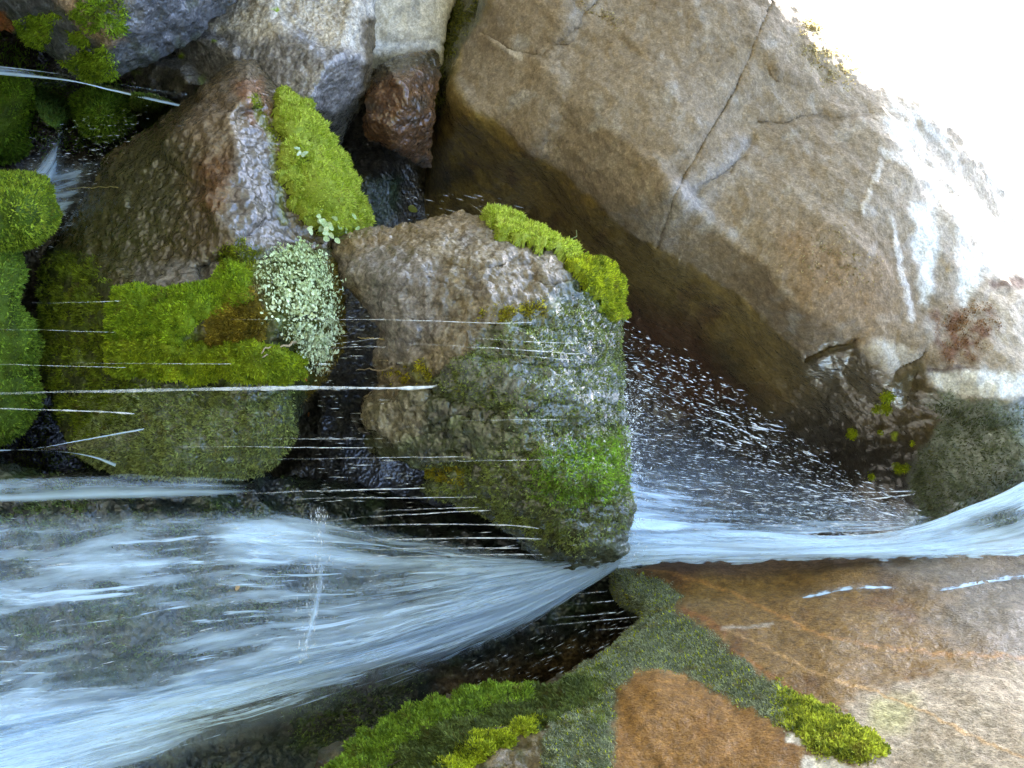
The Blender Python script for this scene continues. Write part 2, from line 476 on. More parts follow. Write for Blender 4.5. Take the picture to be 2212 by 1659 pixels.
def rock_mat(name, coat=1.0, blotch=0.28, grain=260.0, gcon=0.5, bscale=45.0, bump=0.010, peb=90.0, pebamt=0.004, dry=0.85, wetr=0.12, stretch=(1, 1, 1), rot=(0, 0, 0)):
    m, nt, out = nodes(name); L = nt.links.new
    geo = N_(nt, 'ShaderNodeNewGeometry')
    mp = N_(nt, 'ShaderNodeMapping'); mp.inputs['Scale'].default_value = stretch; mp.inputs['Rotation'].default_value = rot
    L(geo.outputs['Position'], mp.inputs['Vector'])
    pos = mp.outputs[0]
    col = N_(nt, 'ShaderNodeAttribute', attribute_name='col'); wet = N_(nt, 'ShaderNodeAttribute', attribute_name='wet')
    g1 = N_(nt, 'ShaderNodeTexNoise', i_Scale=grain, i_Detail=4.0, i_Roughness=0.65); L(geo.outputs['Position'], g1.inputs['Vector'])
    g2 = N_(nt, 'ShaderNodeTexNoise', i_Scale=bscale * 0.6, i_Detail=8.0, i_Roughness=0.6); L(pos, g2.inputs['Vector'])
    g3 = N_(nt, 'ShaderNodeTexVoronoi', i_Scale=grain * 0.55); L(geo.outputs['Position'], g3.inputs['Vector'])
    a = mapr(nt, g1.outputs[0], 0.3, 0.7, 1 - gcon, 1 + gcon)
    b = mapr(nt, g2.outputs[0], 0.3, 0.7, 1 - blotch, 1 + blotch)
    hs = N_(nt, 'ShaderNodeSeparateColor'); L(g3.outputs['Color'], hs.inputs[0])
    c = mapr(nt, hs.outputs[0], 0.0, 1.0, 1 - gcon * 0.5, 1 + gcon * 0.5)
    g4 = N_(nt, 'ShaderNodeTexNoise', i_Scale=grain * 0.33, i_Detail=5.0, i_Roughness=0.7); L(geo.outputs['Position'], g4.inputs['Vector'])
    f = math_(nt, 'MULTIPLY', math_(nt, 'MULTIPLY', math_(nt, 'MULTIPLY', a, b), c), mapr(nt, g4.outputs[0], 0.32, 0.68, 1 - gcon * 0.8, 1 + gcon * 0.8))
    vm = N_(nt, 'ShaderNodeVectorMath', operation='SCALE'); L(col.outputs['Color'], vm.inputs[0]); L(f, vm.inputs['Scale'])
    # bump
    n1 = N_(nt, 'ShaderNodeTexNoise', i_Scale=bscale, i_Detail=10.0, i_Roughness=0.62); L(pos, n1.inputs['Vector'])
    vo = N_(nt, 'ShaderNodeTexVoronoi', i_Scale=peb, feature='SMOOTH_F1'); vo.inputs['Smoothness'].default_value = 0.6
    wv = N_(nt, 'ShaderNodeVectorMath', operation='ADD'); L(geo.outputs['Position'], wv.inputs[0])
    sc = N_(nt, 'ShaderNodeVectorMath', operation='SCALE'); sc.inputs['Scale'].default_value = 0.02; L(n1.outputs['Color'], sc.inputs[0]); L(sc.outputs[0], wv.inputs[1])
    L(wv.outputs[0], vo.inputs['Vector'])
    h = math_(nt, 'ADD', math_(nt, 'MULTIPLY', n1.outputs[0], bump), math_(nt, 'MULTIPLY', vo.outputs['Distance'], pebamt))
    h = math_(nt, 'ADD', h, math_(nt, 'MULTIPLY', g1.outputs[0], 0.0018))
    bp = N_(nt, 'ShaderNodeBump', i_Strength=1.0, i_Distance=1.0); L(h, bp.inputs['Height'])
    # the film of water lies smoothly over the grain: broad ripples only
    ns = N_(nt, 'ShaderNodeTexNoise', i_Scale=bscale * 1.3, i_Detail=1.5, i_Roughness=0.45); L(pos, ns.inputs['Vector'])
    hc = math_(nt, 'ADD', math_(nt, 'MULTIPLY', ns.outputs[0], bump * 0.5), math_(nt, 'MULTIPLY', vo.outputs['Distance'], pebamt * 0.5))
    bc = N_(nt, 'ShaderNodeBump', i_Strength=1.0, i_Distance=1.0); L(hc, bc.inputs['Height'])
    bs = N_(nt, 'ShaderNodeBsdfPrincipled')
    L(vm.outputs[0], bs.inputs['Base Color']); L(bp.outputs[0], bs.inputs['Normal'])
    wn_ = math_(nt, 'MULTIPLY', wet.outputs['Fac'], mapr(nt, g2.outputs[0], 0.35, 0.6, 0.75, 1.0), True)
    L(mapr(nt, wn_, 0, 1, dry, 0.6), bs.inputs['Roughness'])
    L(mapr(nt, wn_, 0, 1, 0.0, coat), bs.inputs['Coat Weight']); bs.inputs['Coat Roughness'].default_value = wetr; bs.inputs['Coat IOR'].default_value = 1.75
    L(bc.outputs[0], bs.inputs['Coat Normal'])
    L(mapr(nt, wn_, 0, 1, 0.25, 0.15), bs.inputs['Specular IOR Level'])
    L(bs.outputs[0], out.inputs[0])
    M[name] = m
    return m
rock_mat('granite', blotch=0.12, grain=140, gcon=0.30, bscale=34, bump=0.009, peb=120, pebamt=0.0015, wetr=0.2)
rock_mat('knobbly_stone', grain=120, gcon=0.4, bscale=40, bump=0.014, peb=60, pebamt=0.009, wetr=0.06)
rock_mat('wet_stone', grain=125, gcon=0.4, bscale=35, bump=0.018, peb=70, pebamt=0.010, wetr=0.08)
rock_mat('smooth_slab', coat=0.42, blotch=0.2, grain=120, gcon=0.36, bscale=60, bump=0.006, peb=150, pebamt=0.003, wetr=0.25)

def leaf_mat(name, trans=0.35, rough=0.7, gloss=0.25):
    m, nt, out = nodes(name); L = nt.links.new
    col = N_(nt, 'ShaderNodeAttribute', attribute_name='col')
    geo = N_(nt, 'ShaderNodeNewGeometry')
    g = N_(nt, 'ShaderNodeTexNoise', i_Scale=300.0, i_Detail=3.0); L(geo.outputs['Position'], g.inputs['Vector'])
    vm = N_(nt, 'ShaderNodeVectorMath', operation='SCALE'); L(col.outputs['Color'], vm.inputs[0]); L(mapr(nt, g.outputs[0], 0.3, 0.7, 0.7, 1.3), vm.inputs['Scale'])
    bs = N_(nt, 'ShaderNodeBsdfPrincipled'); L(vm.outputs[0], bs.inputs['Base Color']); bs.inputs['Roughness'].default_value = rough; bs.inputs['Specular IOR Level'].default_value = gloss
    tr = N_(nt, 'ShaderNodeBsdfTranslucent'); L(vm.outputs[0], tr.inputs['Color'])
    mx = N_(nt, 'ShaderNodeMixShader'); mx.inputs[0].default_value = trans
    L(bs.outputs[0], mx.inputs[1]); L(tr.outputs[0], mx.inputs[2]); L(mx.outputs[0], out.inputs[0])
    M[name] = m
leaf_mat('moss', 0.42); leaf_mat('leaf', 0.3, 0.45, 0.5); leaf_mat('wet_moss', 0.25, 0.42, 0.4)

def water_mat(name, sx, sy, seed, lo, hi, tint=(0.60, 0.80, 1.0), amax=0.95, film=0.16, detail=4.0, warp=0.06, veil=0.0):  # tint puts the blue of the skylight into the foam
    """falling water: a clear reflecting film that turns white where it is full of air, in strands along the flow"""
    m, nt, out = nodes(name); L = nt.links.new
    fl = N_(nt, 'ShaderNodeAttribute', attribute_name='flow'); fo = N_(nt, 'ShaderNodeAttribute', attribute_name='foam')
    mp = N_(nt, 'ShaderNodeMapping'); mp.inputs['Scale'].default_value = (sx, sy, 1); mp.inputs['Location'].default_value = (seed * 3.1, seed * 7.7, seed)
    L(fl.outputs['Vector'], mp.inputs['Vector'])
    w0 = N_(nt, 'ShaderNodeTexNoise', i_Scale=2.2, i_Detail=2.0); L(fl.outputs['Vector'], w0.inputs['Vector'])
    sc = N_(nt, 'ShaderNodeVectorMath', operation='SCALE'); sc.inputs['Scale'].default_value = warp * sy; L(w0.outputs['Color'], sc.inputs[0])
    ad = N_(nt, 'ShaderNodeVectorMath', operation='ADD'); L(mp.outputs[0], ad.inputs[0]); L(sc.outputs[0], ad.inputs[1])
    n1 = N_(nt, 'ShaderNodeTexNoise', i_Scale=1.0, i_Detail=detail, i_Roughness=0.62); L(ad.outputs[0], n1.inputs['Vector'])
    mp2 = N_(nt, 'ShaderNodeMapping'); mp2.inputs['Scale'].default_value = (sx * 0.55, sy * 0.22, 1); mp2.inputs['Location'].default_value = (seed, -seed * 2.2, 3)
    L(fl.outputs['Vector'], mp2.inputs['Vector'])
    n2 = N_(nt, 'ShaderNodeTexNoise', i_Scale=1.0, i_Detail=3.0); L(mp2.outputs[0], n2.inputs['Vector'])
    st = math_(nt, 'ADD', math_(nt, 'MULTIPLY', n1.outputs[0], 0.62), math_(nt, 'MULTIPLY', n2.outputs[0], 0.38))
    # threshold moves with the amount of air in the water
    x = math_(nt, 'ADD', st, math_(nt, 'MULTIPLY', math_(nt, 'SUBTRACT', fo.outputs['Fac'], 0.5), 0.62))
    al = mapr(nt, x, lo, hi, 0.0, amax)
    if veil: al = math_(nt, 'ADD', al, math_(nt, 'MULTIPLY', math_(nt, 'MULTIPLY', fo.outputs['Fac'], veil), mapr(nt, n2.outputs[0], 0.3, 0.7, 0.5, 1.3)), True)
    al = math_(nt, 'MULTIPLY', al, mapr(nt, fo.outputs['Fac'], 0.0, 0.12, 0.0, 1.0))
    bp = N_(nt, 'ShaderNodeBump', i_Strength=0.8, i_Distance=0.02); L(st, bp.inputs['Height'])
    bs = N_(nt, 'ShaderNodeBsdfPrincipled'); bs.inputs['Base Color'].default_value = (*tint, 1); bs.inputs['Roughness'].default_value = 0.35
    L(bp.outputs[0], bs.inputs['Normal'])
    trl = N_(nt, 'ShaderNodeBsdfTranslucent'); trl.inputs['Color'].default_value = (*tint, 1)
    wm = N_(nt, 'ShaderNodeMixShader'); wm.inputs[0].default_value = 0.15; L(bs.outputs[0], wm.inputs[1]); L(trl.outputs[0], wm.inputs[2])
    tr = N_(nt, 'ShaderNodeBsdfTransparent')
    gl = N_(nt, 'ShaderNodeBsdfGlossy'); gl.inputs['Roughness'].default_value = 0.08; L(bp.outputs[0], gl.inputs['Normal'])
    fr = N_(nt, 'ShaderNodeFresnel', i_IOR=1.33); L(bp.outputs[0], fr.inputs['Normal'])
    ff = math_(nt, 'MULTIPLY', math_(nt, 'MULTIPLY', fr.outputs[0], film), mapr(nt, fo.outputs['Fac'], 0.02, 0.15, 0.0, 1.0))
    m1 = N_(nt, 'ShaderNodeMixShader'); L(ff, m1.inputs[0]); L(tr.outputs[0], m1.inputs[1]); L(gl.outputs[0], m1.inputs[2])
    m2 = N_(nt, 'ShaderNodeMixShader'); L(al, m2.inputs[0]); L(m1.outputs[0], m2.inputs[1]); L(wm.outputs[0], m2.inputs[2])
    L(m2.outputs[0], out.inputs[0])
    M[name] = m
water_mat('water_fan', 2.6, 36.0, 1.0, 0.44, 0.72, veil=0.24)
water_mat('water_fan_fine', 2.6, 75.0, 2.0, 0.49, 0.66, amax=0.85, veil=0.10)
water_mat('water_stream', 2.6, 42.0, 3.0, 0.40, 0.66)
water_mat('water_spray_sheet', 4.5, 60.0, 4.0, 0.46, 0.84, amax=0.8, film=0.05, veil=0.12)
water_mat('water_band', 1.5, 26.0, 5.0, 0.36, 0.78, amax=0.85)
water_mat('water_needles', 3.2, 130.0, 8.0, 0.535, 0.64, amax=0.75, film=0.0, detail=2.5)
water_mat('water_clear', 2.0, 40.0, 6.0, 0.5, 0.8, amax=0.9, film=1.0)

def drop_mat(name, alpha):
    m, nt, out = nodes(name); L = nt.links.new
    geo = N_(nt, 'ShaderNodeNewGeometry')
    g = N_(nt, 'ShaderNodeTexNoise', i_Scale=60.0, i_Detail=3.0); L(geo.outputs['Position'], g.inputs['Vector'])
    bs = N_(nt, 'ShaderNodeBsdfPrincipled'); bs.inputs['Base Color'].default_value = (0.88, 0.94, 0.97, 1); bs.inputs['Roughness'].default_value = 0.2
    tr = N_(nt, 'ShaderNodeBsdfTransparent'); mx = N_(nt, 'ShaderNodeMixShader')
    fd = N_(nt, 'ShaderNodeAttribute', attribute_name='foam')
    L(math_(nt, 'MULTIPLY', fd.outputs['Fac'], mapr(nt, g.outputs[0], 0.35, 0.65, alpha * 0.45, min(1, alpha * 1.2))), mx.inputs[0]); L(tr.outputs[0], mx.inputs[1]); L(bs.outputs[0], mx.inputs[2]); L(mx.outputs[0], out.inputs[0])
    M[name] = m
drop_mat('trickle_water', 0.75); drop_mat('drop_water', 0.6)

def simple_mat(name, col, rough=0.6, nscale=60.0, var=0.25):
    m, nt, out = nodes(name); L = nt.links.new
    geo = N_(nt, 'ShaderNodeNewGeometry')
    g = N_(nt, 'ShaderNodeTexNoise', i_Scale=nscale, i_Detail=5.0); L(geo.outputs['Position'], g.inputs['Vector'])
    vm = N_(nt, 'ShaderNodeVectorMath', operation='SCALE'); vm.inputs[0].default_value = col; L(mapr(nt, g.outputs[0], 0.3, 0.7, 1 - var, 1 + var), vm.inputs['Scale'])
    bs = N_(nt, 'ShaderNodeBsdfPrincipled'); L(vm.outputs[0], bs.inputs['Base Color']); bs.inputs['Roughness'].default_value = rough
    L(bs.outputs[0], out.inputs[0]); M[name] = m
simple_mat('gravel_ground', (0.055, 0.05, 0.042), 0.9, 8.0, 0.5)
# ------------------------------------------------------------------ ground and the rock wall behind
gm = bpy.data.meshes.new('ground')
gs = 600.0
gm.from_pydata([(-gs, -gs, -0.25), (gs, -gs, -0.25), (gs, gs, -0.25), (-gs, gs, -0.25)], [], [(0, 1, 2, 3)])
gm.materials.append(M['gravel_ground'])
go = bpy.data.objects.new('ground', gm); S.collection.objects.link(go); tag(go, kind='structure')

def D(scale, amp, octv=4, ridged=False, off=0.0, gain=0.5):
    return lambda u, v, P: amp * fbm(P, scale, octv, gain, ridged, off)
def Dstrata(dirv, scale, amp, off=0.0):
    dv = np.array(dirv, float); dv /= np.linalg.norm(dv)
    def f(u, v, P):
        s = (P @ dv)[:, None] * np.array([[scale, 0, 0]]) + P * scale * 0.12
        return amp * fbm(s, 1.0, 3, 0.55, True, off)
    return f

# unseen slope added behind the camera to block the low sky
hv, hq = [], []
HA, HR = 49, 14
for i in range(HA):
    az = math.radians(-205 + 230 * i / (HA - 1))       # from the left round behind the camera to the right
    for j in range(HR):
        rr = 9.0 + 2.2 * j; zz = -0.3 + 1.25 * j * (1 + 0.04 * j)
        q_ = np.array([[math.cos(az) * 3, math.sin(az) * 3, j * 0.6]])
        k_ = 1 + 0.16 * float(fbm(q_, 0.9, 4)[0])
        hv.append((math.cos(az) * rr * k_, -2 + math.sin(az) * rr * k_, zz * (1 + 0.25 * float(fbm(q_, 0.5, 3)[0]))))
for i in range(HA - 1):
    for j in range(HR - 1):
        hq.append((i * HR + j, (i + 1) * HR + j, (i + 1) * HR + j + 1, i * HR + j + 1))
simple_mat('sky_blocker_mat', (0.05, 0.055, 0.03), 0.95, 3.0, 0.6)
tag(mesh_from('sky_blocker', hv, hq, None, None, M['sky_blocker_mat'], loc=np.array([0, -12.0, -0.25])), kind='structure')

# ---- far wall of the gorge, deep in shade
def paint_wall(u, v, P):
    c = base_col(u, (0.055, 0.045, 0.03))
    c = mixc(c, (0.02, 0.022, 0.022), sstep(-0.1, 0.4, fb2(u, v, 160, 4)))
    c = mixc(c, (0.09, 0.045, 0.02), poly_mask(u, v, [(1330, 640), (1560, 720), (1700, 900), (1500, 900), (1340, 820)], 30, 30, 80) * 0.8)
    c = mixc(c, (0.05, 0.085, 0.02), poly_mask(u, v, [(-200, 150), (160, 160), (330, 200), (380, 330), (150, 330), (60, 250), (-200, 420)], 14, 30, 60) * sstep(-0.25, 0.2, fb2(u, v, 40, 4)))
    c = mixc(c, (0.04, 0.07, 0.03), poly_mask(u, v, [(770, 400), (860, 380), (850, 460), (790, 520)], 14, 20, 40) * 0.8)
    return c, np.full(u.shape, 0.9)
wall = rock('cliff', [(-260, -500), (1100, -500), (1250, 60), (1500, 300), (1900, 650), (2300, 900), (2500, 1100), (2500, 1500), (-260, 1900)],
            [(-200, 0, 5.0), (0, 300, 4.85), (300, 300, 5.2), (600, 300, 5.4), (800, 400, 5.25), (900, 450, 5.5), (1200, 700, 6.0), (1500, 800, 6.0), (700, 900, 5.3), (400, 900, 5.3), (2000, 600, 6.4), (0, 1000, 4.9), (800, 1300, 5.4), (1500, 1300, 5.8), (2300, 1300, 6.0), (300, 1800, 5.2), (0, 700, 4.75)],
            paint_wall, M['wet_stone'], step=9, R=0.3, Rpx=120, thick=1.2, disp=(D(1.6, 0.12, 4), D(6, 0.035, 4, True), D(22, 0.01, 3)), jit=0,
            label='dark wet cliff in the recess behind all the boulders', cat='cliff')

# ---- the great tan boulder
TAN_EDGE = [(1120, -160), (1075, 0), (1040, 60), (1010, 105), (992, 180), (1010, 225), (1080, 262), (1130, 312), (1220, 372), (1290, 440), (1350, 492), (1425, 528), (1500, 565), (1600, 640), (1670, 705), (1745, 765), (1790, 735), (1850, 740), (1925, 815), (1990, 770), (2010, 830), (2100, 862), (2212, 858), (2500, 850), (2500, -160)]
CRACK = [(1685, -60), (1668, 0), (1640, 60), (1610, 140), (1575, 215), (1530, 285), (1498, 345), (1468, 395), (1445, 470), (1424, 528)]
CRACK2 = [(1048, 75), (1085, 96), (1130, 118), (1175, 126), (1200, 92), (1240, 60), (1285, 10), (1310, -40)]
LEDGE = [(1635, 268), (1690, 275), (1730, 260), (1775, 252), (1800, 262), (1850, 255), (1880, 255)]
LEDGE2 = [(1500, 420), (1530, 395), (1575, 375), (1600, 340), (1625, 300)]
NOTCH = [(1745, 768), (1790, 745), (1850, 735)]
NOTCH2 = [(1930, 800), (1965, 780), (1995, 765)]
VEINS = [([(1905, 150), (1912, 190), (1930, 235), (1990, 262)], 6), ([(1990, 262), (2030, 300), (2060, 350), (2075, 420), (2110, 470)], 7), ([(1905, 330), (1960, 365), (2000, 395), (2010, 450)], 11),
         ([(1965, 270), (1985, 330), (2035, 375), (2060, 410)], 9), ([(2060, 410), (2105, 440), (2112, 520), (2090, 580)], 7), ([(2010, 400), (2050, 450), (2070, 510), (2060, 570)], 9), ([(1900, 350), (1885, 400), (1862, 455)], 4),
         ([(2110, 330), (2140, 390), (2180, 430)], 8), ([(2150, 480), (2160, 540), (2150, 600)], 6), ([(2180, 470), (2200, 520), (2205, 600)], 6), ([(1940, 560), (1950, 640), (1960, 690)], 9), ([(1925, 470), (1935, 540), (1940, 560)], 5), ([(2080, 300), (2120, 350), (2150, 440)], 5)]
WHITES = [[(1965, 440), (2010, 450), (2025, 540), (2010, 600), (2000, 665), (1985, 660), (1975, 560)], [(2075, 540), (2130, 560), (2110, 620), (2075, 668), (2065, 640)], [(2005, 795), (2120, 800), (2230, 810), (2230, 862), (2110, 862), (2040, 848), (2010, 822)], [(2110, 500), (2230, 470), (2230, 560), (2140, 600)], [(1900, 260), (1960, 275), (1990, 300), (1940, 330)]]
def paint_big(u, v, P):
    n1 = fb2(u, v, 120, 4); n2 = fb2(u, v, 30, 4, 4.0)
    diag = fb2(u * 0.55 + v * 0.75, (v * 0.55 - u * 0.75) * 4, 160, 4, 2.0)
    c = base_col(u, (0.225, 0.175, 0.116))
    c = mixc(c, (0.165, 0.12, 0.07), sstep(0.0, 0.5, n1) * 0.7)
    c = mixc(c, (0.265, 0.216, 0.152), sstep(0.0, 0.5, diag) * 0.6)
    c = mixc(c, (0.15, 0.095, 0.032), sstep(0.05, 0.5, fb2(u, v, 210, 3, 7.7)) * 0.6)
    c = mixc(c, (0.34, 0.32, 0.28), sstep(0.1, 0.5, fb2(u, v, 60, 4, 1.9)) * 0.5)
    # paler side towards the top
    top = poly_mask(u, v, [(1880, 180), (2010, 245), (2330, 480), (2500, 900), (2180, 840), (2080, 620), (1980, 520), (1920, 380)], 70, 50, 90)
    c = mixc(c, (0.47, 0.40, 0.31), top * 0.65)
    c = mixc(c, (0.22, 0.17, 0.09), poly_mask(u, v, [(1730, 60), (1790, 90), (1850, 150), (1830, 190), (1760, 170), (1710, 110)], 25, 18, 30) * sstep(-0.35, 0.15, n2) * 0.8)
    c = mixc(c, (0.25, 0.15, 0.07), poly_mask(u, v, [(1700, 500), (1900, 560), (1960, 690), (1850, 720), (1720, 640)], 60, 40, 70) * 0.55)
    for pts, w in VEINS:
        c = mixc(c, (0.66, 0.62, 0.55), line_mask(u, v, pts, w * 1.3, 14, 26) * 0.5)
    for pl in WHITES:
        c = mixc(c, (0.66, 0.65, 0.60), poly_mask(u, v, pl, 12, 14, 24) * 0.85)
    c = mixc(c, (0.60, 0.55, 0.46), poly_mask(u, v, [(1860, 745), (1900, 735), (1990, 760), (1985, 790), (1930, 810), (1890, 780)], 10, 8, 20) * 0.6)
    c = mixc(c, (0.12, 0.045, 0.018), poly_mask(u, v, [(2010, 675), (2080, 670), (2145, 660), (2150, 720), (2110, 780), (2045, 785), (2015, 740)], 16, 16, 22) * sstep(-0.3, 0.3, n2) * 0.8)
    c = mixc(c, (0.10, 0.05, 0.03), poly_mask(u, v, [(2130, 610), (2212, 600), (2212, 625), (2140, 628)], 8, 10, 20) * 0.8)
    c = mixc(c, (0.08, 0.05, 0.04), poly_mask(u, v, [(2000, 790), (2080, 792), (2120, 800), (2000, 800)], 3, 5, 12) * 0.8)
    for pts, w, k in ((CRACK, 4, .8), (CRACK2, 3.5, .8), (LEDGE, 9, .5), (LEDGE2, 9, .45), (NOTCH2, 7, .9), ([(1175, 300), (1230, 305), (1290, 325)], 3, .5), ([(1300, 445), (1260, 300 + 45)], 3, .2)):
        c = mixc(c, (0.07, 0.05, 0.03), line_mask(u, v, pts, w, 5, 14) * k * sstep(-0.35, 0.15, fb2(u, v, 20, 3, 8.8)))
    c = mixc(c, (0.5, 0.44, 0.36), line_mask(u, v, [(1065, 85), (1130, 130)], 6, 3) * 0.6)
    c = mixc(c, (0.33, 0.34, 0.36), poly_mask(u, v, [(1380, 470), (1440, 420), (1500, 380), (1600, 300), (1625, 330), (1540, 430), (1440, 525), (1400, 520)], 22, 26, 40) * 0.3)
    # water-darkened lower side, with recess shade painted in further under
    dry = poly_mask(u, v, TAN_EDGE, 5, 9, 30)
    wet_shade_c = base_col(u, (0.19, 0.13, 0.036))
    wet_shade_c = mixc(wet_shade_c, (0.26, 0.175, 0.045), sstep(0.0, 0.4, diag))
    wet_shade_c = mixc(wet_shade_c, (0.03, 0.026, 0.018), sstep(0.0, 0.45, fb2(u, v, 130, 4, 3.3)) * 0.7)
    wet_shade_c = mixc(wet_shade_c, (0.10, 0.05, 0.02), sstep(0.15, 0.5, fb2(u, v, 90, 4, 9.3)) * 0.7)
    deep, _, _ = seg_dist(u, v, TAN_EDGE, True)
    wet_shade_c = mixc(wet_shade_c, (0.055, 0.045, 0.02), sstep(1640, 1780, u) * 0.75)
    wet_shade_c = mixc(wet_shade_c, (0.028, 0.024, 0.02), sstep(60, 190, -deep) * sstep(1000, 1200, u) * 0.9)  # shade of the recess painted darker away from the tan edge
    wet_shade_c = mixc(wet_shade_c, (0.09, 0.035, 0.018), poly_mask(u, v, [(1340, 640), (1500, 700), (1620, 860), (1480, 900), (1350, 800)], 40, 40, 60) * 0.7)
    # mossy flank in the corner
    ms = poly_mask(u, v, [(940, -60), (1075, -60), (1040, 60), (1000, 120), (975, 200), (950, 300), (935, 200), (945, 90)], 8, 14, 30)
    wet_shade_c = mixc(wet_shade_c, (0.045, 0.05, 0.018), ms * 0.9)
    wet_shade_c = mixc(wet_shade_c, (0.13, 0.14, 0.015), ms * poly_mask(u, v, [(950, 30), (985, 40), (975, 130), (950, 215), (938, 150), (945, 80)], 8, 14, 24) * 0.8)
    for (x, y, r_) in ((1840, 938, 13), (1920, 848, 12), (1916, 878, 14), (1895, 880, 8), (1962, 1010, 9), (1943, 1010, 12), (1885, 1028, 9), (1975, 955, 7), (1908, 930, 6), (890, 450, 9), (1935, 940, 8)):
        rr = np.hypot(u - x + 9 * fb2(u, v, 16, 3), v - y + 9 * fb2(u, v, 16, 3, 5.0))
        wet_shade_c = mixc(wet_shade_c, (0.24, 0.30, 0.015), 1 - sstep(r_ * 0.7, r_ * 1.1, rr))
    # grey-green algae on the right
    al = poly_mask(u, v, [(2000, 855), (2040, 835), (2110, 868), (2500, 860), (2500, 1240), (1960, 1240), (1975, 1000), (2010, 960), (2030, 900)], 14, 26, 40)
    algc = base_col(u, (0.21, 0.235, 0.19)); algc = mixc(algc, (0.10, 0.12, 0.07), sstep(-0.1, 0.4, fb2(u, v, 50, 4)))
    algc = mixc(algc, (0.32, 0.345, 0.31), sstep(0.1, 0.45, fb2(u, v, 26, 4, 2.2)) * 0.7)
    wet_shade_c = wet_shade_c + (algc - wet_shade_c) * al[:, None]
    c = wet_shade_c + (c - wet_shade_c) * dry[:, None]
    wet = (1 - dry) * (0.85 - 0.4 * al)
    wet = np.maximum(wet, 0.12 * poly_mask(u, v, [(1380, 470), (1500, 380), (1600, 300), (1540, 430), (1440, 525)], 18, 20, 40))
    return c, wet
def big_shape(u, v):
    # oblique swells across the face, and the step where the wet under-side turns in
    a = (u - 1000) * 0.62 - (v - 300) * 0.78
    d, _, _ = seg_dist(u, v, TAN_EDGE, True)
    b = (u - 1000) * 0.78 + (v - 300) * 0.62
    swell = 0.05 * np.sin(b / 75.0 + 0.8 * np.sin(a / 260.0)) * sstep(0, 120, d)
    under = 0.10 * sstep(0, 70, -d)
    top = -0.06 * sstep(0.0, 1.0, 0.5 + 0.5 * np.sin(a / 34.0 + 2 * fb2(u, v, 90, 3))) * poly_mask(u, v, [(1900, 180), (2500, 500), (2500, 830), (2040, 640), (1930, 420)], 60, 20, 60)
    return swell + under + top
big = rock('boulder', [(1030, -480), (975, -20), (950, 55), (939, 100), (944, 170), (936, 250), (926, 355), (905, 420), (860, 520), (880, 700), (1100, 900), (1250, 1300), (2000, 1290), (2560, 1260), (3300, 1260), (3500, 1000), (3300, 600), (2700, 500), (2420, 505), (2330, 490), (2215, 452), (2175, 385), (2100, 300), (2010, 232), (1905, 188), (1852, 150), (1800, 95), (1762, 55), (1700, 0), (1600, -170), (1450, -480)],  # unseen far end added to the outline to block sun on the slab
           [(1000, 150, 4.80), (1075, 0, 4.66), (1010, 210, 4.62), (1200, 100, 4.55), (1400, -100, 4.6), (1300, 250, 4.42), (1650, 0, 4.66), (1600, 300, 4.38), (1430, 520, 4.32), (1800, 180, 4.55), (1880, 260, 4.52), (1950, 450, 4.36), (1750, 740, 4.22), (1900, 780, 4.15), (2010, 300, 4.72), (2110, 400, 4.80), (2212, 520, 4.85), (2070, 480, 4.46), (2180, 620, 4.42), (2212, 800, 4.15), (2450, 700, 4.85), (2450, 1000, 4.3), (3200, 1000, 5.2), (2900, 1150, 4.7),
            (950, 60, 5.05), (935, 340, 5.15), (1000, 330, 4.95), (1130, 320, 4.62), (1150, 450, 5.0), (1290, 450, 4.52), (1300, 620, 5.15), (1500, 570, 4.38), (1500, 740, 5.0), (1600, 645, 4.3), (1500, 900, 5.5), (1700, 900, 4.85), (1900, 920, 4.4), (1850, 1050, 4.62), (1600, 1100, 5.5), (1400, 1100, 5.7), (1200, 850, 5.8), (950, 650, 5.7), (2100, 950, 4.12), (2050, 1080, 4.18), (2212, 1000, 4.0), (1990, 1000, 4.3), (2000, 1250, 4.9), (1500, 1280, 5.6)],
           paint_big, M['granite'], step=4.0, R=0.30, Rpx=55, thick=1.9, jit=3.0, shape=big_shape, facets=(60, 9, lambda u, v: 0.08 + 0.34 * poly_mask(u, v, TAN_EDGE, 30, 0), 5, (0.6, 0.66)), backshrink=(1.0, 1.0, 0.9),
           grooves=((CRACK, 4, 0.022), (CRACK2, 4, 0.02), (LEDGE, 14, 0.03), (LEDGE2, 16, 0.03), (NOTCH, 10, 0.03), (NOTCH2, 8, 0.06)) + tuple((p, w * 1.8, -0.010) for p, w in VEINS),
           disp=(D(2.2, 0.028, 4), Dstrata((0.55, -0.2, -0.8), 5.0, 0.012), D(9, 0.010, 4, True), D(40, 0.004, 3), Dstrata((0.8, 0.1, 0.5), 16, 0.005)),
           label='largest boulder, tan granite with a dark wet underside, leaning over the water', cat='boulder')

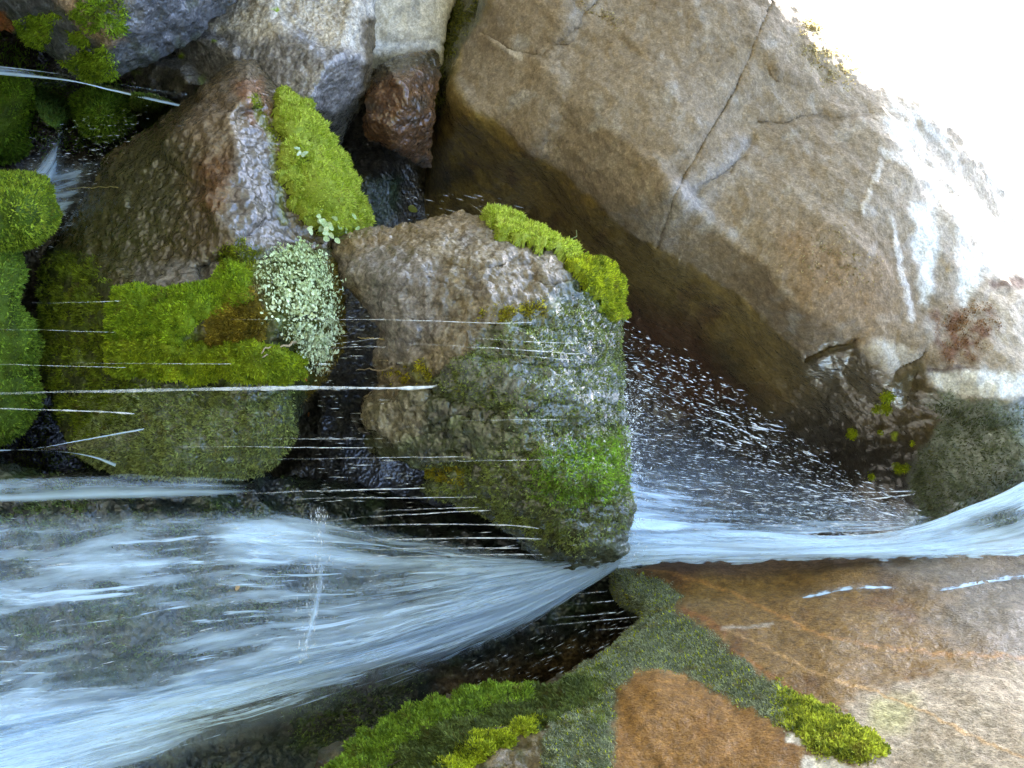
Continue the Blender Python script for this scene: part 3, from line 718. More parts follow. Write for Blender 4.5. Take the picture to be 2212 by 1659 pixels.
# ---- rocks across the top left of the picture
def paint_tl(u, v, P):
    c = base_col(u, (0.075, 0.08, 0.085))
    c = mixc(c, (0.15, 0.15, 0.15), sstep(0, 0.5, fb2(u, v, 60, 4)))
    c = mixc(c, (0.30, 0.20, 0.10), poly_mask(u, v, [(95, -30), (200, -30), (190, 25), (240, 45), (270, 80), (220, 85), (150, 30)], 14, 16, 40) * 0.75)
    c = mixc(c, (0.26, 0.085, 0.02), poly_mask(u, v, [(-60, 20), (15, 22), (38, 55), (25, 70), (-60, 70)], 5, 5, 20) * 0.9)
    m = poly_mask(u, v, [(40, 40), (130, 30), (110, 60), (90, 105), (40, 80)], 10, 20, 30) + poly_mask(u, v, [(160, 25), (200, -30), (260, -30), (260, 55), (225, 70), (180, 50)], 8, 22, 30) + poly_mask(u, v, [(130, 125), (200, 110), (230, 95), (250, 150), (200, 165)], 8, 18, 28)
    c = mixc(c, (0.10, 0.17, 0.012), np.clip(m, 0, 1) * sstep(-0.35, 0.15, fb2(u, v, 20, 4, 1)))
    c = mixc(c, (0.05, 0.06, 0.03), sstep(0.1, 0.5, fb2(u, v, 45, 4, 5)) * 0.7)
    return c, 0.55 + 0.3 * fb2(u, v, 60, 3)
tl = rock('boulder', [(-200, -480), (640, -480), (545, -40), (500, 5), (455, 45), (400, 92), (350, 118), (300, 135), (250, 152), (205, 168), (160, 150), (120, 122), (75, 98), (45, 72), (10, 62), (-200, 50)],
          [(-100, -100, 4.1), (0, 0, 4.2), (100, 50, 4.1), (200, 60, 3.95), (250, 100, 4.0), (400, 30, 4.15), (200, 150, 4.25), (500, -50, 4.3), (300, -100, 3.95)],
          paint_tl, M['wet_stone'], step=4, R=0.22, Rpx=45, thick=1.0, facets=(16, 6, 0.8, 7), disp=(D(3, 0.03), D(10, 0.022, 4, True), D(35, 0.008)),
          label='dark mossy overhanging boulder at the top left corner of the photo, above the water jet')
def paint_grey(u, v, P):
    c = base_col(u, (0.52, 0.46, 0.37))
    c = mixc(c, (0.30, 0.24, 0.18), sstep(0, 0.5, fb2(u, v, 40, 4)) * 0.6)
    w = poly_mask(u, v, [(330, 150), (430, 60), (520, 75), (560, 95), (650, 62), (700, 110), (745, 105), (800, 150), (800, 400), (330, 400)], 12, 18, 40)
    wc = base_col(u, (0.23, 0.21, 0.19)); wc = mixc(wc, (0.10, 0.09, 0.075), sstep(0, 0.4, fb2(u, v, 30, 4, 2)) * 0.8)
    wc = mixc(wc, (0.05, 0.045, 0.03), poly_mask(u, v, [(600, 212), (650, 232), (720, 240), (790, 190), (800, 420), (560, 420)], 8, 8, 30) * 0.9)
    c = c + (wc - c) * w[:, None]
    st = poly_mask(u, v, [(770, 40), (830, 30), (805, 140), (800, 210), (775, 215), (775, 120)], 10, 10, 30)
    c = mixc(c, (0.09, 0.06, 0.02), st * 0.9)
    for x, y, r_ in ((472, 28, 10), (463, 90, 7), (422, 72, 8), (396, 120, 7), (595, 25, 8)):
        rr = np.hypot(u - x + 7 * fb2(u, v, 14, 3), v - y + 7 * fb2(u, v, 14, 3, 5.0)); c = mixc(c, (0.22, 0.30, 0.015), 1 - sstep(r_ * 0.6, r_, rr))
    return c, np.maximum(0.95 * w, 0.4 * st)
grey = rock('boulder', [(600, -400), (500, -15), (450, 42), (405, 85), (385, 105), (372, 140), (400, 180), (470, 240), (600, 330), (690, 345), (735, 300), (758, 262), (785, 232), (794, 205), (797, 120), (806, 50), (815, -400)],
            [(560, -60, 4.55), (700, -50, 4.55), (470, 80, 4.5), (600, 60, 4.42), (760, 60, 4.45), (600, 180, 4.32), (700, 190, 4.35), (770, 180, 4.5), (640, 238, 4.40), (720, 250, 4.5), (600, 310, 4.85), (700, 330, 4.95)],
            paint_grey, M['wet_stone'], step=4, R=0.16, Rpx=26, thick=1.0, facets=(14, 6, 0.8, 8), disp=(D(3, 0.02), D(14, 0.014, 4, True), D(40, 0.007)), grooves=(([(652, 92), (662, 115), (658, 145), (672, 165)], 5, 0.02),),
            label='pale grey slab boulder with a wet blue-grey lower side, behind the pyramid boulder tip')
def paint_pale(u, v, P):
    c = base_col(u, (0.48, 0.42, 0.32)); c = mixc(c, (0.26, 0.23, 0.17), sstep(0, 0.5, fb2(u, v, 40, 4)) * 0.7)
    c = mixc(c, (0.55, 0.52, 0.47), poly_mask(u, v, [(800, 88), (870, 92), (950, 85), (950, 108), (870, 112), (800, 118)], 8, 8, 40) * 0.85)
    c = mixc(c, (0.2, 0.17, 0.09), poly_mask(u, v, [(795, 120), (900, 108), (940, 112), (800, 175)], 10, 8, 20) * 0.7)
    return c, 0.15 + 0 * u
pale = rock('boulder', [(805, -440), (1050, -440), (990, -20), (962, 40), (955, 140), (880, 180), (800, 200), (790, 150), (798, 60)],
            [(850, -50, 4.85), (950, -50, 4.95), (850, 100, 4.8), (930, 90, 4.9), (820, 170, 4.85)], paint_pale, M['granite'], step=4, R=0.10, Rpx=16, thick=0.9, facets=(6, 5, 0.7, 9), disp=(D(3, 0.03), D(16, 0.01, 4, True), D(50, 0.004)),
            label='pale square-topped boulder wedged above the red-brown rock')
def paint_red(u, v, P):
    c = base_col(u, (0.115, 0.055, 0.02)); c = mixc(c, (0.05, 0.04, 0.025), sstep(-0.05, 0.4, fb2(u, v, 50, 4)) * 0.85)
    c = mixc(c, (0.16, 0.075, 0.02), sstep(0.1, 0.5, fb2(u, v, 40, 4, 6)) * 0.7)
    c = mixc(c, (0.05, 0.045, 0.02), poly_mask(u, v, [(780, 160), (840, 128), (945, 112), (945, 140), (850, 160), (800, 190)], 12, 8, 20) * 0.8)
    return c, 0.95 + 0 * u
red = rock('boulder', [(792, 175), (840, 136), (895, 120), (940, 118), (944, 180), (936, 255), (925, 350), (912, 356), (880, 335), (830, 305), (790, 288), (790, 230)],
           [(800, 180, 4.62), (930, 130, 4.75), (860, 190, 4.5), (830, 270, 4.55), (900, 260, 4.58), (915, 340, 4.72)], paint_red, M['wet_stone'], step=3.5, R=0.12, Rpx=22, thick=0.7, facets=(8, 4, 0.85, 10),
           disp=(D(5, 0.03), D(16, 0.015, 4, True), D(45, 0.006)), label='wet red-brown rock jammed below the pale boulder')
def paint_small(u, v, P):
    c = base_col(u, (0.20, 0.17, 0.125)); c = mixc(c, (0.09, 0.08, 0.06), poly_mask(u, v, [(290, 150), (350, 150), (430, 170), (420, 230), (290, 220)], 20, 12, 30) * 0.8)
    c = mixc(c, (0.13, 0.17, 0.02), sstep(0.15, 0.4, fb2(u, v, 25, 4, 3)) * 0.7)
    return c, 0.5 + 0 * u
small = rock('boulder', [(292, 140), (340, 116), (390, 120), (430, 140), (475, 160), (480, 215), (420, 235), (340, 225), (300, 190)],
             [(310, 160, 4.6), (380, 130, 4.62), (400, 180, 4.42), (460, 180, 4.6), (380, 215, 4.6)], paint_small, M['wet_stone'], step=3.5, R=0.12, Rpx=25, thick=0.5, facets=(7, 4, 0.8, 11), disp=(D(6, 0.03), D(20, 0.012, 4, True)),
             label='small grey-brown rock tucked behind the pyramid boulder, under the mossy overhang')

# ---- pyramid boulder
def paint_pyr(u, v, P):
    n2 = fb2(u, v, 22, 4, 4.0)
    c = base_col(u, (0.08, 0.058, 0.022))
    c = mixc(c, (0.12, 0.085, 0.045), sstep(0.0, 0.5, fb2(u, v, 70, 4)) * 0.8)
    c = mixc(c, (0.06, 0.048, 0.014), poly_mask(u, v, [(160, 470), (330, 330), (420, 420), (420, 560), (250, 620), (140, 620)], 50, 30, 60) * 0.8)
    c = mixc(c, (0.20, 0.145, 0.085), poly_mask(u, v, [(440, 200), (545, 135), (570, 180), (540, 215), (520, 330), (440, 330), (400, 270)], 20, 16, 40) * 0.7)
    c = mixc(c, (0.05, 0.05, 0.014), poly_mask(u, v, [(100, 560), (220, 360), (330, 280), (400, 330), (380, 480), (300, 620)], 40, 30, 60) * 0.7)
    c = mixc(c, (0.24, 0.085, 0.025), poly_mask(u, v, [(505, 185), (560, 170), (585, 230), (570, 300), (545, 290), (530, 235)], 14, 16, 24) * 0.5)
    c = mixc(c, (0.2, 0.08, 0.03), poly_mask(u, v, [(430, 360), (500, 330), (520, 420), (470, 470), (430, 440)], 25, 18, 40) * 0.4)
    c = mixc(c, (0.11, 0.10, 0.09), poly_mask(u, v, [(520, 290), (560, 250), (590, 330), (620, 430), (630, 530), (540, 560), (480, 480)], 14, 16, 30) * 0.7)
    c = mixc(c, (0.15, 0.16, 0.03), line_mask(u, v, [(545, 215), (585, 300), (600, 420), (610, 480)], 14, 6, 30) * 0.7)
    c = mixc(c, (0.14, 0.13, 0.11), poly_mask(u, v, [(300, 575), (480, 560), (480, 615), (370, 625), (280, 625)], 10, 10, 30) * 0.7)
    # mossed lower half
    lo = poly_mask(u, v, [(60, 560), (110, 530), (200, 560), (250, 622), (370, 628), (470, 600), (490, 545), (560, 540), (760, 540), (780, 850), (700, 900), (640, 1060), (60, 1060)], 8, 18, 40)
    mc = base_col(u, (0.05, 0.06, 0.018)); mc = mixc(mc, (0.10, 0.14, 0.02), sstep(-0.1, 0.3, fb2(u, v, 45, 4, 2)))
    mc = mixc(mc, (0.035, 0.03, 0.015), sstep(0.1, 0.4, fb2(u, v, 30, 4, 8)) * 0.8)
    mc = mixc(mc, (0.14, 0.085, 0.02), poly_mask(u, v, [(450, 630), (570, 610), (560, 740), (440, 740)], 25, 20, 40) * 0.7)
    mc = mixc(mc, (0.06, 0.05, 0.015), poly_mask(u, v, [(700, 560), (740, 580), (730, 780), (690, 820)], 10, 10, 30) * 0.8)
    mc = mixc(mc, (0.10, 0.13, 0.085), poly_mask(u, v, [(280, 860), (420, 845), (620, 850), (640, 960), (560, 1040), (250, 1040), (200, 1000)], 24, 20, 40) * sstep(-0.3, 0.2, n2) * 0.8)
    c = c + (mc - c) * lo[:, None]
    return c, 1.0 - 0.45 * lo * (v < 830) - 0.1 * lo
pyr = rock('boulder', [(545, 133), (505, 143), (470, 165), (440, 192), (385, 232), (325, 272), (270, 312), (222, 355), (203, 402), (170, 450), (150, 482), (100, 545), (85, 620), (92, 740), (105, 840), (140, 930), (170, 985), (230, 1012), (330, 1030), (470, 1030), (575, 1015), (632, 950), (655, 860), (705, 800), (738, 740), (738, 650), (720, 550), (786, 505), (772, 440), (738, 355), (708, 310), (692, 278), (655, 240), (610, 205), (578, 165)],
           [(545, 138, 4.32), (440, 200, 4.25), (330, 275, 4.22), (222, 360, 4.28), (110, 545, 4.25), (500, 200, 4.06), (570, 300, 4.02), (610, 420, 3.93), (632, 530, 3.86), (440, 260, 4.02), (490, 330, 3.85), (530, 400, 3.78), (400, 420, 3.93), (300, 470, 3.98), (490, 500, 3.68), (300, 590, 3.84), (470, 600, 3.74), (570, 180, 4.22), (620, 240, 4.16), (660, 300, 4.05), (700, 330, 4.2), (680, 420, 3.92), (760, 460, 4.15), (720, 520, 3.95),
            (250, 640, 3.72), (400, 645, 3.60), (560, 640, 3.55), (650, 600, 3.62), (700, 680, 3.68), (735, 700, 3.85), (400, 740, 3.58), (560, 760, 3.52), (680, 780, 3.70), (300, 800, 3.68), (640, 840, 3.75), (450, 835, 3.70), (450, 910, 3.56), (600, 910, 3.60), (300, 920, 3.72), (440, 960, 3.66), (400, 1000, 3.60), (250, 985, 3.74), (560, 1000, 3.68), (150, 700, 3.98), (150, 880, 3.9)],
           paint_pyr, M['knobbly_stone'], step=3.6, R=0.15, Rpx=28, thick=1.1, jit=4, facets=(46, 5, 0.8, 12), disp=(D(3.5, 0.015), D(12, 0.014, 4, True), D(40, 0.006, 2), D(24, 0.009, 2, False, 5.0)),
           label='pyramid-shaped wet brown boulder, mossy below, with the red-brown tip')

# ---- middle boulder hit by the water
def paint_mid(u, v, P):
    n2 = fb2(u, v, 24, 4, 4.0)
    c = base_col(u, (0.165, 0.13, 0.075))
    c = mixc(c, (0.12, 0.10, 0.08), sstep(0.0, 0.45, fb2(u, v, 60, 4)) * 0.8)
    c = mixc(c, (0.22, 0.21, 0.215), poly_mask(u, v, [(740, 570), (820, 540), (940, 580), (960, 700), (900, 790), (820, 760), (800, 650)], 30, 30, 50) * 0.6)
    c = mixc(c, (0.22, 0.155, 0.075), poly_mask(u, v, [(720, 520), (850, 500), (1000, 470), (1060, 500), (900, 540), (760, 560)], 20, 16, 40) * 0.6)
    g = poly_mask(u, v, [(1340, 560), (1360, 1230), (1150, 1230), (900, 1060), (780, 960), (830, 880), (930, 830), (1010, 770), (1060, 700), (1180, 660), (1220, 600), (1260, 560)], 22, 34, 60)
    gc = base_col(u, (0.06, 0.07, 0.028)); gc = mixc(gc, (0.10, 0.125, 0.05), sstep(0.0, 0.4, fb2(u, v, 40, 4, 2)))
    gc = mixc(gc, (0.035, 0.035, 0.02), sstep(0.05, 0.4, fb2(u * 0.6, v, 26, 4, 8)) * 0.8)
    gc = mixc(gc, (0.13, 0.15, 0.13), poly_mask(u, v, [(1000, 770), (1200, 790), (1340, 800), (1345, 900), (1100, 870), (960, 840)], 24, 20, 40) * 0.6)
    gc = mixc(gc, (0.10, 0.155, 0.03), poly_mask(u, v, [(1180, 980), (1340, 940), (1345, 1060), (1230, 1080), (1150, 1030)], 24, 24, 40) * 0.75)
    gc = mixc(gc, (0.13, 0.15, 0.11), poly_mask(u, v, [(1290, 1110), (1350, 1090), (1345, 1190), (1270, 1215), (1240, 1200)], 12, 14, 30) * 0.6)
    c = c + (gc - c) * g[:, None]
    c = mixc(c, (0.20, 0.17, 0.11), poly_mask(u, v, [(810, 850), (930, 860), (920, 940), (830, 950), (800, 905)], 18, 14, 30) * 0.7)
    c = mixc(c, (0.17, 0.14, 0.02), poly_mask(u, v, [(1060, 670), (1170, 655), (1170, 690), (1100, 700), (1040, 690)], 12, 16, 20) * sstep(-0.2, 0.3, n2) * 0.7)
    c = mixc(c, (0.13, 0.16, 0.02), poly_mask(u, v, [(870, 790), (930, 780), (935, 815), (870, 830)], 12, 16, 20) * sstep(-0.2, 0.3, n2) * 0.6)
    return c, 0.55 + 0.45 * np.maximum(g, poly_mask(u, v, [(780, 830), (950, 840), (1000, 960), (800, 980)], 20, 10, 30))
def mid_shape(u, v):
    # overlapping shelves the water drips from
    s = 0.0
    for pts, w, a in (([(1000, 770), (1120, 790), (1240, 800), (1335, 795)], 9, 0.035), ([(950, 845), (1100, 850), (1250, 870), (1345, 880)], 8, 0.035), ([(860, 930), (1000, 900), (1150, 940), (1340, 960)], 9, 0.03), ([(900, 985), (1050, 965), (1200, 985), (1345, 1010)], 8, 0.035), ([(940, 1040), (1100, 1035), (1250, 1060), (1345, 1070)], 8, 0.03), ([(1080, 1100), (1200, 1110), (1340, 1120)], 7, 0.025), ([(1060, 700), (1180, 715), (1325, 720)], 8, 0.03), ([(780, 570), (860, 590), (960, 620), (1060, 630)], 8, 0.02), ([(800, 960), (900, 950), (1000, 930)], 26, 0.04), ([(940, 850), (1040, 880), (1180, 905), (1300, 930)], 22, 0.05), ([(830, 835), (930, 828), (1000, 770), (1080, 740)], 14, 0.04), ([(930, 1010), (1000, 1000), (1150, 990)], 16, 0.035), ([(880, 560), (960, 580), (1100, 585)], 10, 0.03), ([(780, 600), (900, 640), (1000, 650)], 10, 0.025)):
        s = s + a * line_mask(u, v, pts, w, 8, 40)
    return s
midb = rock('boulder', [(722, 532), (748, 514), (800, 506), (860, 503), (920, 490), (985, 471), (1042, 473), (1100, 492), (1170, 530), (1235, 560), (1292, 580), (1322, 620), (1328, 700), (1334, 800), (1340, 900), (1350, 1000), (1352, 1100), (1338, 1180), (1300, 1206), (1240, 1219), (1180, 1203), (1130, 1162), (1070, 1112), (990, 1082), (922, 1052), (930, 1012), (880, 990), (800, 962), (822, 935), (795, 890), (830, 835), (822, 770), (820, 690), (772, 640), (738, 575)],
            [(740, 545, 3.85), (860, 510, 3.9), (1000, 478, 4.0), (1100, 500, 3.95), (900, 570, 3.66), (1050, 560, 3.64), (1230, 600, 3.72), (1310, 660, 3.82), (850, 680, 3.64), (1000, 680, 3.56), (1200, 720, 3.56), (1320, 800, 3.75), (850, 800, 3.68), (1000, 800, 3.50), (1200, 850, 3.46), (1330, 950, 3.70), (830, 890, 3.66), (950, 900, 3.56), (820, 960, 3.66), (950, 985, 3.56), (1100, 1000, 3.44), (1250, 1000, 3.46), (1000, 1060, 3.6), (1150, 1100, 3.5), (1300, 1120, 3.56), (1240, 1200, 3.68), (1120, 1150, 3.66)],
            paint_mid, M['wet_stone'], step=3.6, R=0.17, Rpx=28, thick=1.2, jit=4, shape=mid_shape, facets=(44, 5, 0.8, 14, (0.6, 0.0)), disp=(D(3.2, 0.016), D(10, 0.018, 4, True), Dstrata((0.9, 0.2, 0.15), 14, 0.012), D(34, 0.010, 2), D(20, 0.008, 2, True, 3.0)),
            label='blocky brown boulder in the middle, green on the side where the fall strikes its top')

# ---- wedge of dark stone under the middle boulder
def paint_chip(u, v, P):
    return mixc(base_col(u, (0.10, 0.09, 0.075)), (0.04, 0.035, 0.03), sstep(-0.1, 0.4, fb2(u, v, 20, 3))), 0.7 + 0 * u
chip = rock('rock', [(752, 893), (775, 890), (800, 905), (815, 925), (805, 945), (770, 930), (760, 915)], [(752, 893, 4.0), (815, 925, 3.9), (785, 915, 3.92)], paint_chip, M['wet_stone'], step=3, R=0.05, Rpx=12, thick=0.3, jit=2, disp=(D(20, 0.01),),
            label='small dark stone wedge under the middle boulder', cat='rock')

# ---- bedrock below the fan of water
def paint_casc(u, v, P):
    c = base_col(u, (0.022, 0.03, 0.024)); c = mixc(c, (0.035, 0.06, 0.02), sstep(-0.1, 0.3, fb2(u * 0.5, v, 60, 4)) * 0.8)
    c = mixc(c, (0.025, 0.024, 0.022), sstep(0.05, 0.4, fb2(u * 0.5, v, 40, 4, 7)) * 0.8)
    c = mixc(c, (0.09, 0.055, 0.02), poly_mask(u, v, [(950, 1450), (1200, 1400), (1400, 1300), (1400, 1480), (1150, 1520), (950, 1560)], 40, 30, 60) * 0.85)
    c = mixc(c, (0.22, 0.15, 0.06), poly_mask(u, v, [(1210, 1380), (1235, 1370), (1240, 1420), (1205, 1440)], 8, 8, 20) * 0.5)
    return c, 0.8 - 0.45 * sstep(1450, 1560, v + u * 0.12)
casc = rock('bedrock', [(-260, 1010), (100, 1035), (300, 1030), (640, 1040), (760, 1060), (900, 1085), (1150, 1150), (1300, 1190), (1430, 1215), (1460, 1480), (1320, 1600), (1150, 1680), (1000, 2300), (-260, 2300)],
            [(-100, 1050, 3.80), (300, 1050, 3.80), (600, 1060, 3.95), (900, 1110, 4.2), (1150, 1160, 4.15), (1350, 1215, 4.0), (1380, 1350, 4.25), (1200, 1350, 4.05), (1000, 1320, 3.88), (1150, 1480, 4.15), (900, 1450, 3.92), (600, 1300, 3.72), (600, 1480, 3.85), (300, 1250, 3.58), (0, 1400, 3.42), (300, 1560, 3.7), (700, 1620, 4.1), (0, 1700, 3.5), (500, 1750, 4.0), (0, 2250, 3.3), (800, 2250, 3.8)],
            paint_casc, M['wet_stone'], step=5, R=0.12, Rpx=40, thick=1.2, disp=(D(2.5, 0.05), D(8, 0.035, 4, True), D(25, 0.012)), jit=4,
            label='dark green wet bedrock that the fan of water runs over', cat='bedrock')

# ---- smooth orange slab
VEIN_S = [([(1400, 1232), (1500, 1255), (1580, 1280), (1640, 1315), (1720, 1355), (1800, 1385), (1880, 1395), (1990, 1405), (2212, 1432), (2400, 1450)], 9, (0.34, 0.16, 0.035)),
          ([(1560, 1370), (1640, 1400), (1720, 1435), (1780, 1465), (1890, 1500), (2000, 1545), (2100, 1595), (2212, 1640)], 7, (0.42, 0.25, 0.09)),
          ([(1580, 1415), (1660, 1460), (1720, 1495), (1770, 1530), (1830, 1545)], 8, (0.28, 0.11, 0.02)),
          ([(1480, 1325), (1530, 1345), (1565, 1380)], 16, (0.22, 0.075, 0.014))]
MOSSBAND = [(1320, 1230), (1400, 1255), (1480, 1285), (1450, 1325), (1490, 1345), (1530, 1370), (1570, 1410), (1660, 1470), (1750, 1515), (1830, 1560), (1880, 1590), (1920, 1625), (1860, 1655), (1760, 1630), (1700, 1580), (1640, 1545), (1570, 1500), (1480, 1450), (1420, 1440), (1370, 1445), (1330, 1490), (1320, 1550), (1330, 1640), (1290, 1700), (1150, 1700), (1190, 1560), (1260, 1450), (1330, 1395), (1390, 1335), (1330, 1300)]
def paint_slab(u, v, P):
    n1 = fb2(u, v, 110, 4); n2 = fb2(u, v, 14, 3, 4)
    c = base_col(u, (0.165, 0.092, 0.02))
    c = mixc(c, (0.105, 0.045, 0.012), sstep(0, 0.4, n1) * 0.8)
    c = mixc(c, (0.15, 0.095, 0.032), sstep(0.0, 0.45, fb2(u, v * 2.5, 130, 4, 5)) * 0.7)
    c = mixc(c, (0.13, 0.11, 0.08), poly_mask(u, v, [(1880, 1205), (2500, 1200), (2500, 1480), (2212, 1450), (2100, 1400), (2000, 1350), (2060, 1300), (1900, 1240)], 50, 30, 60) * 0.8)
    c = mixc(c, (0.10, 0.065, 0.05), poly_mask(u, v, [(1350, 1190), (2000, 1190), (1800, 1225), (1500, 1245), (1340, 1240)], 20, 14, 40) * 0.7)
    dryp = poly_mask(u, v, [(1810, 1600), (1820, 1540), (1865, 1500), (1960, 1480), (2060, 1450), (2150, 1440), (2500, 1430), (2500, 1850), (1700, 1850), (1760, 1645), (1850, 1655)], 16, 30, 34)
    dc = base_col(u, (0.32, 0.265, 0.19)); dc = mixc(dc, (0.26, 0.20, 0.13), sstep(0, 0.4, fb2(u, v, 70, 4, 2)) * 0.7)
    dc = mixc(dc, (0.25, 0.21, 0.15), sstep(0.1, 0.45, fb2(u + v * .4, v * 2.4, 60, 4, 8)) * 0.6)
    dc = mixc(dc, (0.45, 0.45, 0.19), poly_mask(u, v, [(1890, 1520), (1980, 1520), (1960, 1570), (1880, 1590)], 25, 20, 40) * 0.45)
    c = c + (dc - c) * dryp[:, None]
    for pts, w, cc in VEIN_S:
        c = mixc(c, cc, line_mask(u, v, pts, w * 0.7, 9, 26) * 0.65 * sstep(-0.6, 0.05, n2))
    c = mixc(c, (0.55, 0.52, 0.46), line_mask(u, v, [(1560, 1368), (1620, 1366), (1670, 1358)], 5, 4) * 0.4)
    orange = poly_mask(u, v, [(1330, 1500), (1380, 1440), (1480, 1455), (1600, 1520), (1640, 1545), (1700, 1590), (1740, 1650), (1700, 1800), (1300, 1800)], 14, 22, 30)
    c = mixc(c, (0.21, 0.098, 0.018), orange * 0.7)
    c = mixc(c, (0.45, 0.24, 0.07), line_mask(u, v, [(1350, 1450), (1385, 1440), (1440, 1445), (1480, 1460)], 8, 4) * 0.6)
    c = mixc(c, (0.60, 0.55, 0.45), (poly_mask(u, v, [(1700, 1595), (1745, 1590), (1740, 1620), (1700, 1615)], 4, 6, 14) + poly_mask(u, v, [(1740, 1645), (1800, 1640), (1840, 1665), (1760, 1690), (1730, 1665)], 4, 8, 14)).clip(0, 1) * 0.9)
    left = poly_mask(u, v, [(660, 1850), (660, 1640), (900, 1530), (1050, 1490), (1180, 1480), (1260, 1440), (1330, 1480), (1310, 1850)], 12, 10, 30)
    lc = base_col(u, (0.10, 0.075, 0.03)); lc = mixc(lc, (0.05, 0.055, 0.02), sstep(-0.1, 0.3, fb2(u, v, 60, 4, 3)))
    c = c + (lc - c) * left[:, None]
    mb = poly_mask(u, v, MOSSBAND, 10, 22, 22)
    mc = base_col(u, (0.085, 0.11, 0.055)); mc = mixc(mc, (0.13, 0.17, 0.02), sstep(1650, 1800, u) * 0.8); mc = mixc(mc, (0.05, 0.06, 0.03), sstep(0.0, 0.4, n2) * 0.6)
    c = c + (mc - c) * mb[:, None] * 0.95
    return c, (0.8 - 0.6 * mb) * (1 - dryp) * (1 - 0.45 * orange)
slab = rock('bedrock', [(1325, 1222), (1380, 1212), (1600, 1207), (1900, 1203), (2560, 1195), (2560, 2300), (560, 2300), (700, 1670), (760, 1625), (850, 1570), (930, 1530), (1010, 1505), (1100, 1490), (1180, 1492), (1230, 1462), (1270, 1432), (1330, 1395), (1392, 1335), (1340, 1300), (1315, 1255)],
            [(1360, 1225, 4.0), (1700, 1208, 3.95), (2200, 1200, 3.8), (2500, 1200, 3.75), (1500, 1290, 3.72), (1800, 1320, 3.5), (2200, 1350, 3.35), (1390, 1340, 3.62), (1500, 1400, 3.42), (1800, 1480, 3.08), (2100, 1500, 2.95), (2212, 1659, 2.62), (2500, 1800, 2.35), (1800, 1659, 2.75), (1400, 1480, 3.2), (1500, 1600, 2.95), (1300, 1470, 3.30), (1250, 1560, 3.08), (1200, 1659, 2.92), (1080, 1500, 3.28), (900, 1560, 3.2), (1000, 1640, 2.98), (750, 1650, 3.08), (900, 1850, 2.75), (1600, 1850, 2.6), (1500, 2250, 2.25), (2500, 2250, 2.0), (700, 2250, 2.4)],
            paint_slab, M['smooth_slab'], step=4.2, R=0.16, Rpx=35, thick=1.3, jit=4, disp=(D(1.8, 0.04, 3), Dstrata((0.75, 0.1, -0.65), 5, 0.01), D(14, 0.006, 4), D(45, 0.003, 3), lambda u, v, P: sstep(1330, 1180, u) * 0.03 * fbm(P, 11, 4, 0.5, True)),
            label='smooth orange-brown bedrock slab beside the stream, dry and cream at one end', cat='bedrock')

# ---- left moss mounds
def paint_mound(u, v, P):
    c = base_col(u, (0.10, 0.17, 0.015)); c = mixc(c, (0.05, 0.085, 0.012), sstep(-0.05, 0.4, fb2(u, v, 40, 4))); return c, 0.05 + 0 * u
def mound(name, outl, ctrl, label, c1, c2, n=9000, R=0.16, Rpx=60, thick=0.5, length=0.012, lump=0.03):
    r = rock(name, outl, ctrl, paint_mound, M['moss'], step=4, R=R, Rpx=Rpx, thick=thick, disp=(D(7, lump, 3), D(20, lump * 0.45, 3), D(60, 0.006, 2)), jit=6, label=label, cat='moss')
    w = np.ones(len(r.u)); V_, Q_, T_, C_ = blades(r.P, r.N, n, w, r.quads, length, 0.0045, c1, c2)
    mesh_from('leaves', V_, Q_, T_, {'col': np.clip(C_, 0, 1)}, M['moss'], parent=r.o)
    return r
G1, G2 = (0.13, 0.21, 0.012), (0.42, 0.54, 0.045)
m1 = mound('moss_mound', [(-160, 372), (20, 373), (62, 374), (100, 392), (122, 425), (130, 468), (108, 510), (70, 535), (30, 545), (-160, 560)], [(-100, 450, 3.7), (0, 400, 3.85), (40, 450, 3.72), (110, 470, 3.9), (40, 530, 3.8)], 'rounded bright green moss mound just under the little fall in the left recess', G1, G2, 8000)
m2 = mound('moss_mound', [(-160, 530), (10, 525), (48, 545), (58, 600), (42, 655), (70, 690), (92, 745), (78, 800), (90, 850), (70, 905), (30, 950), (-160, 990)], [(-100, 700, 3.7), (0, 560, 3.8), (30, 640, 3.75), (60, 740, 3.78), (30, 880, 3.82)], 'long ragged green moss mass at the left edge, below the rounded mound', (0.09, 0.16, 0.016), (0.31, 0.47, 0.05), 10000)
m3 = mound('moss_cushion', [(152, 212), (175, 192), (215, 186), (258, 196), (283, 225), (290, 262), (272, 285), (240, 304), (205, 303), (172, 285), (155, 250)], [(160, 240, 4.7), (220, 200, 4.65), (225, 250, 4.5), (285, 260, 4.68), (220, 295, 4.62)], 'round green moss cushion under the water jet', (0.08, 0.17, 0.012), (0.27, 0.46, 0.04), 5000, length=0.014, lump=0.02)
m4 = mound('moss_mound', [(-160, 165), (40, 168), (68, 190), (72, 230), (55, 280), (60, 330), (20, 350), (-160, 360)], [(-100, 250, 4.4), (0, 200, 4.5), (40, 260, 4.48), (20, 330, 4.55)], 'deep green moss bank just under the water jet at the left edge', (0.07, 0.15, 0.012), (0.22, 0.40, 0.03), 6000)
m5 = mound('moss_cushion', [(72, 180), (110, 185), (150, 205), (150, 250), (120, 275), (85, 250)], [(80, 200, 4.8), (110, 225, 4.7), (145, 240, 4.78)], 'dark green moss pad between the deep green bank and the round cushion', (0.025, 0.06, 0.008), (0.07, 0.14, 0.02), 2500, R=0.08, Rpx=30, thick=0.3, lump=0.015)
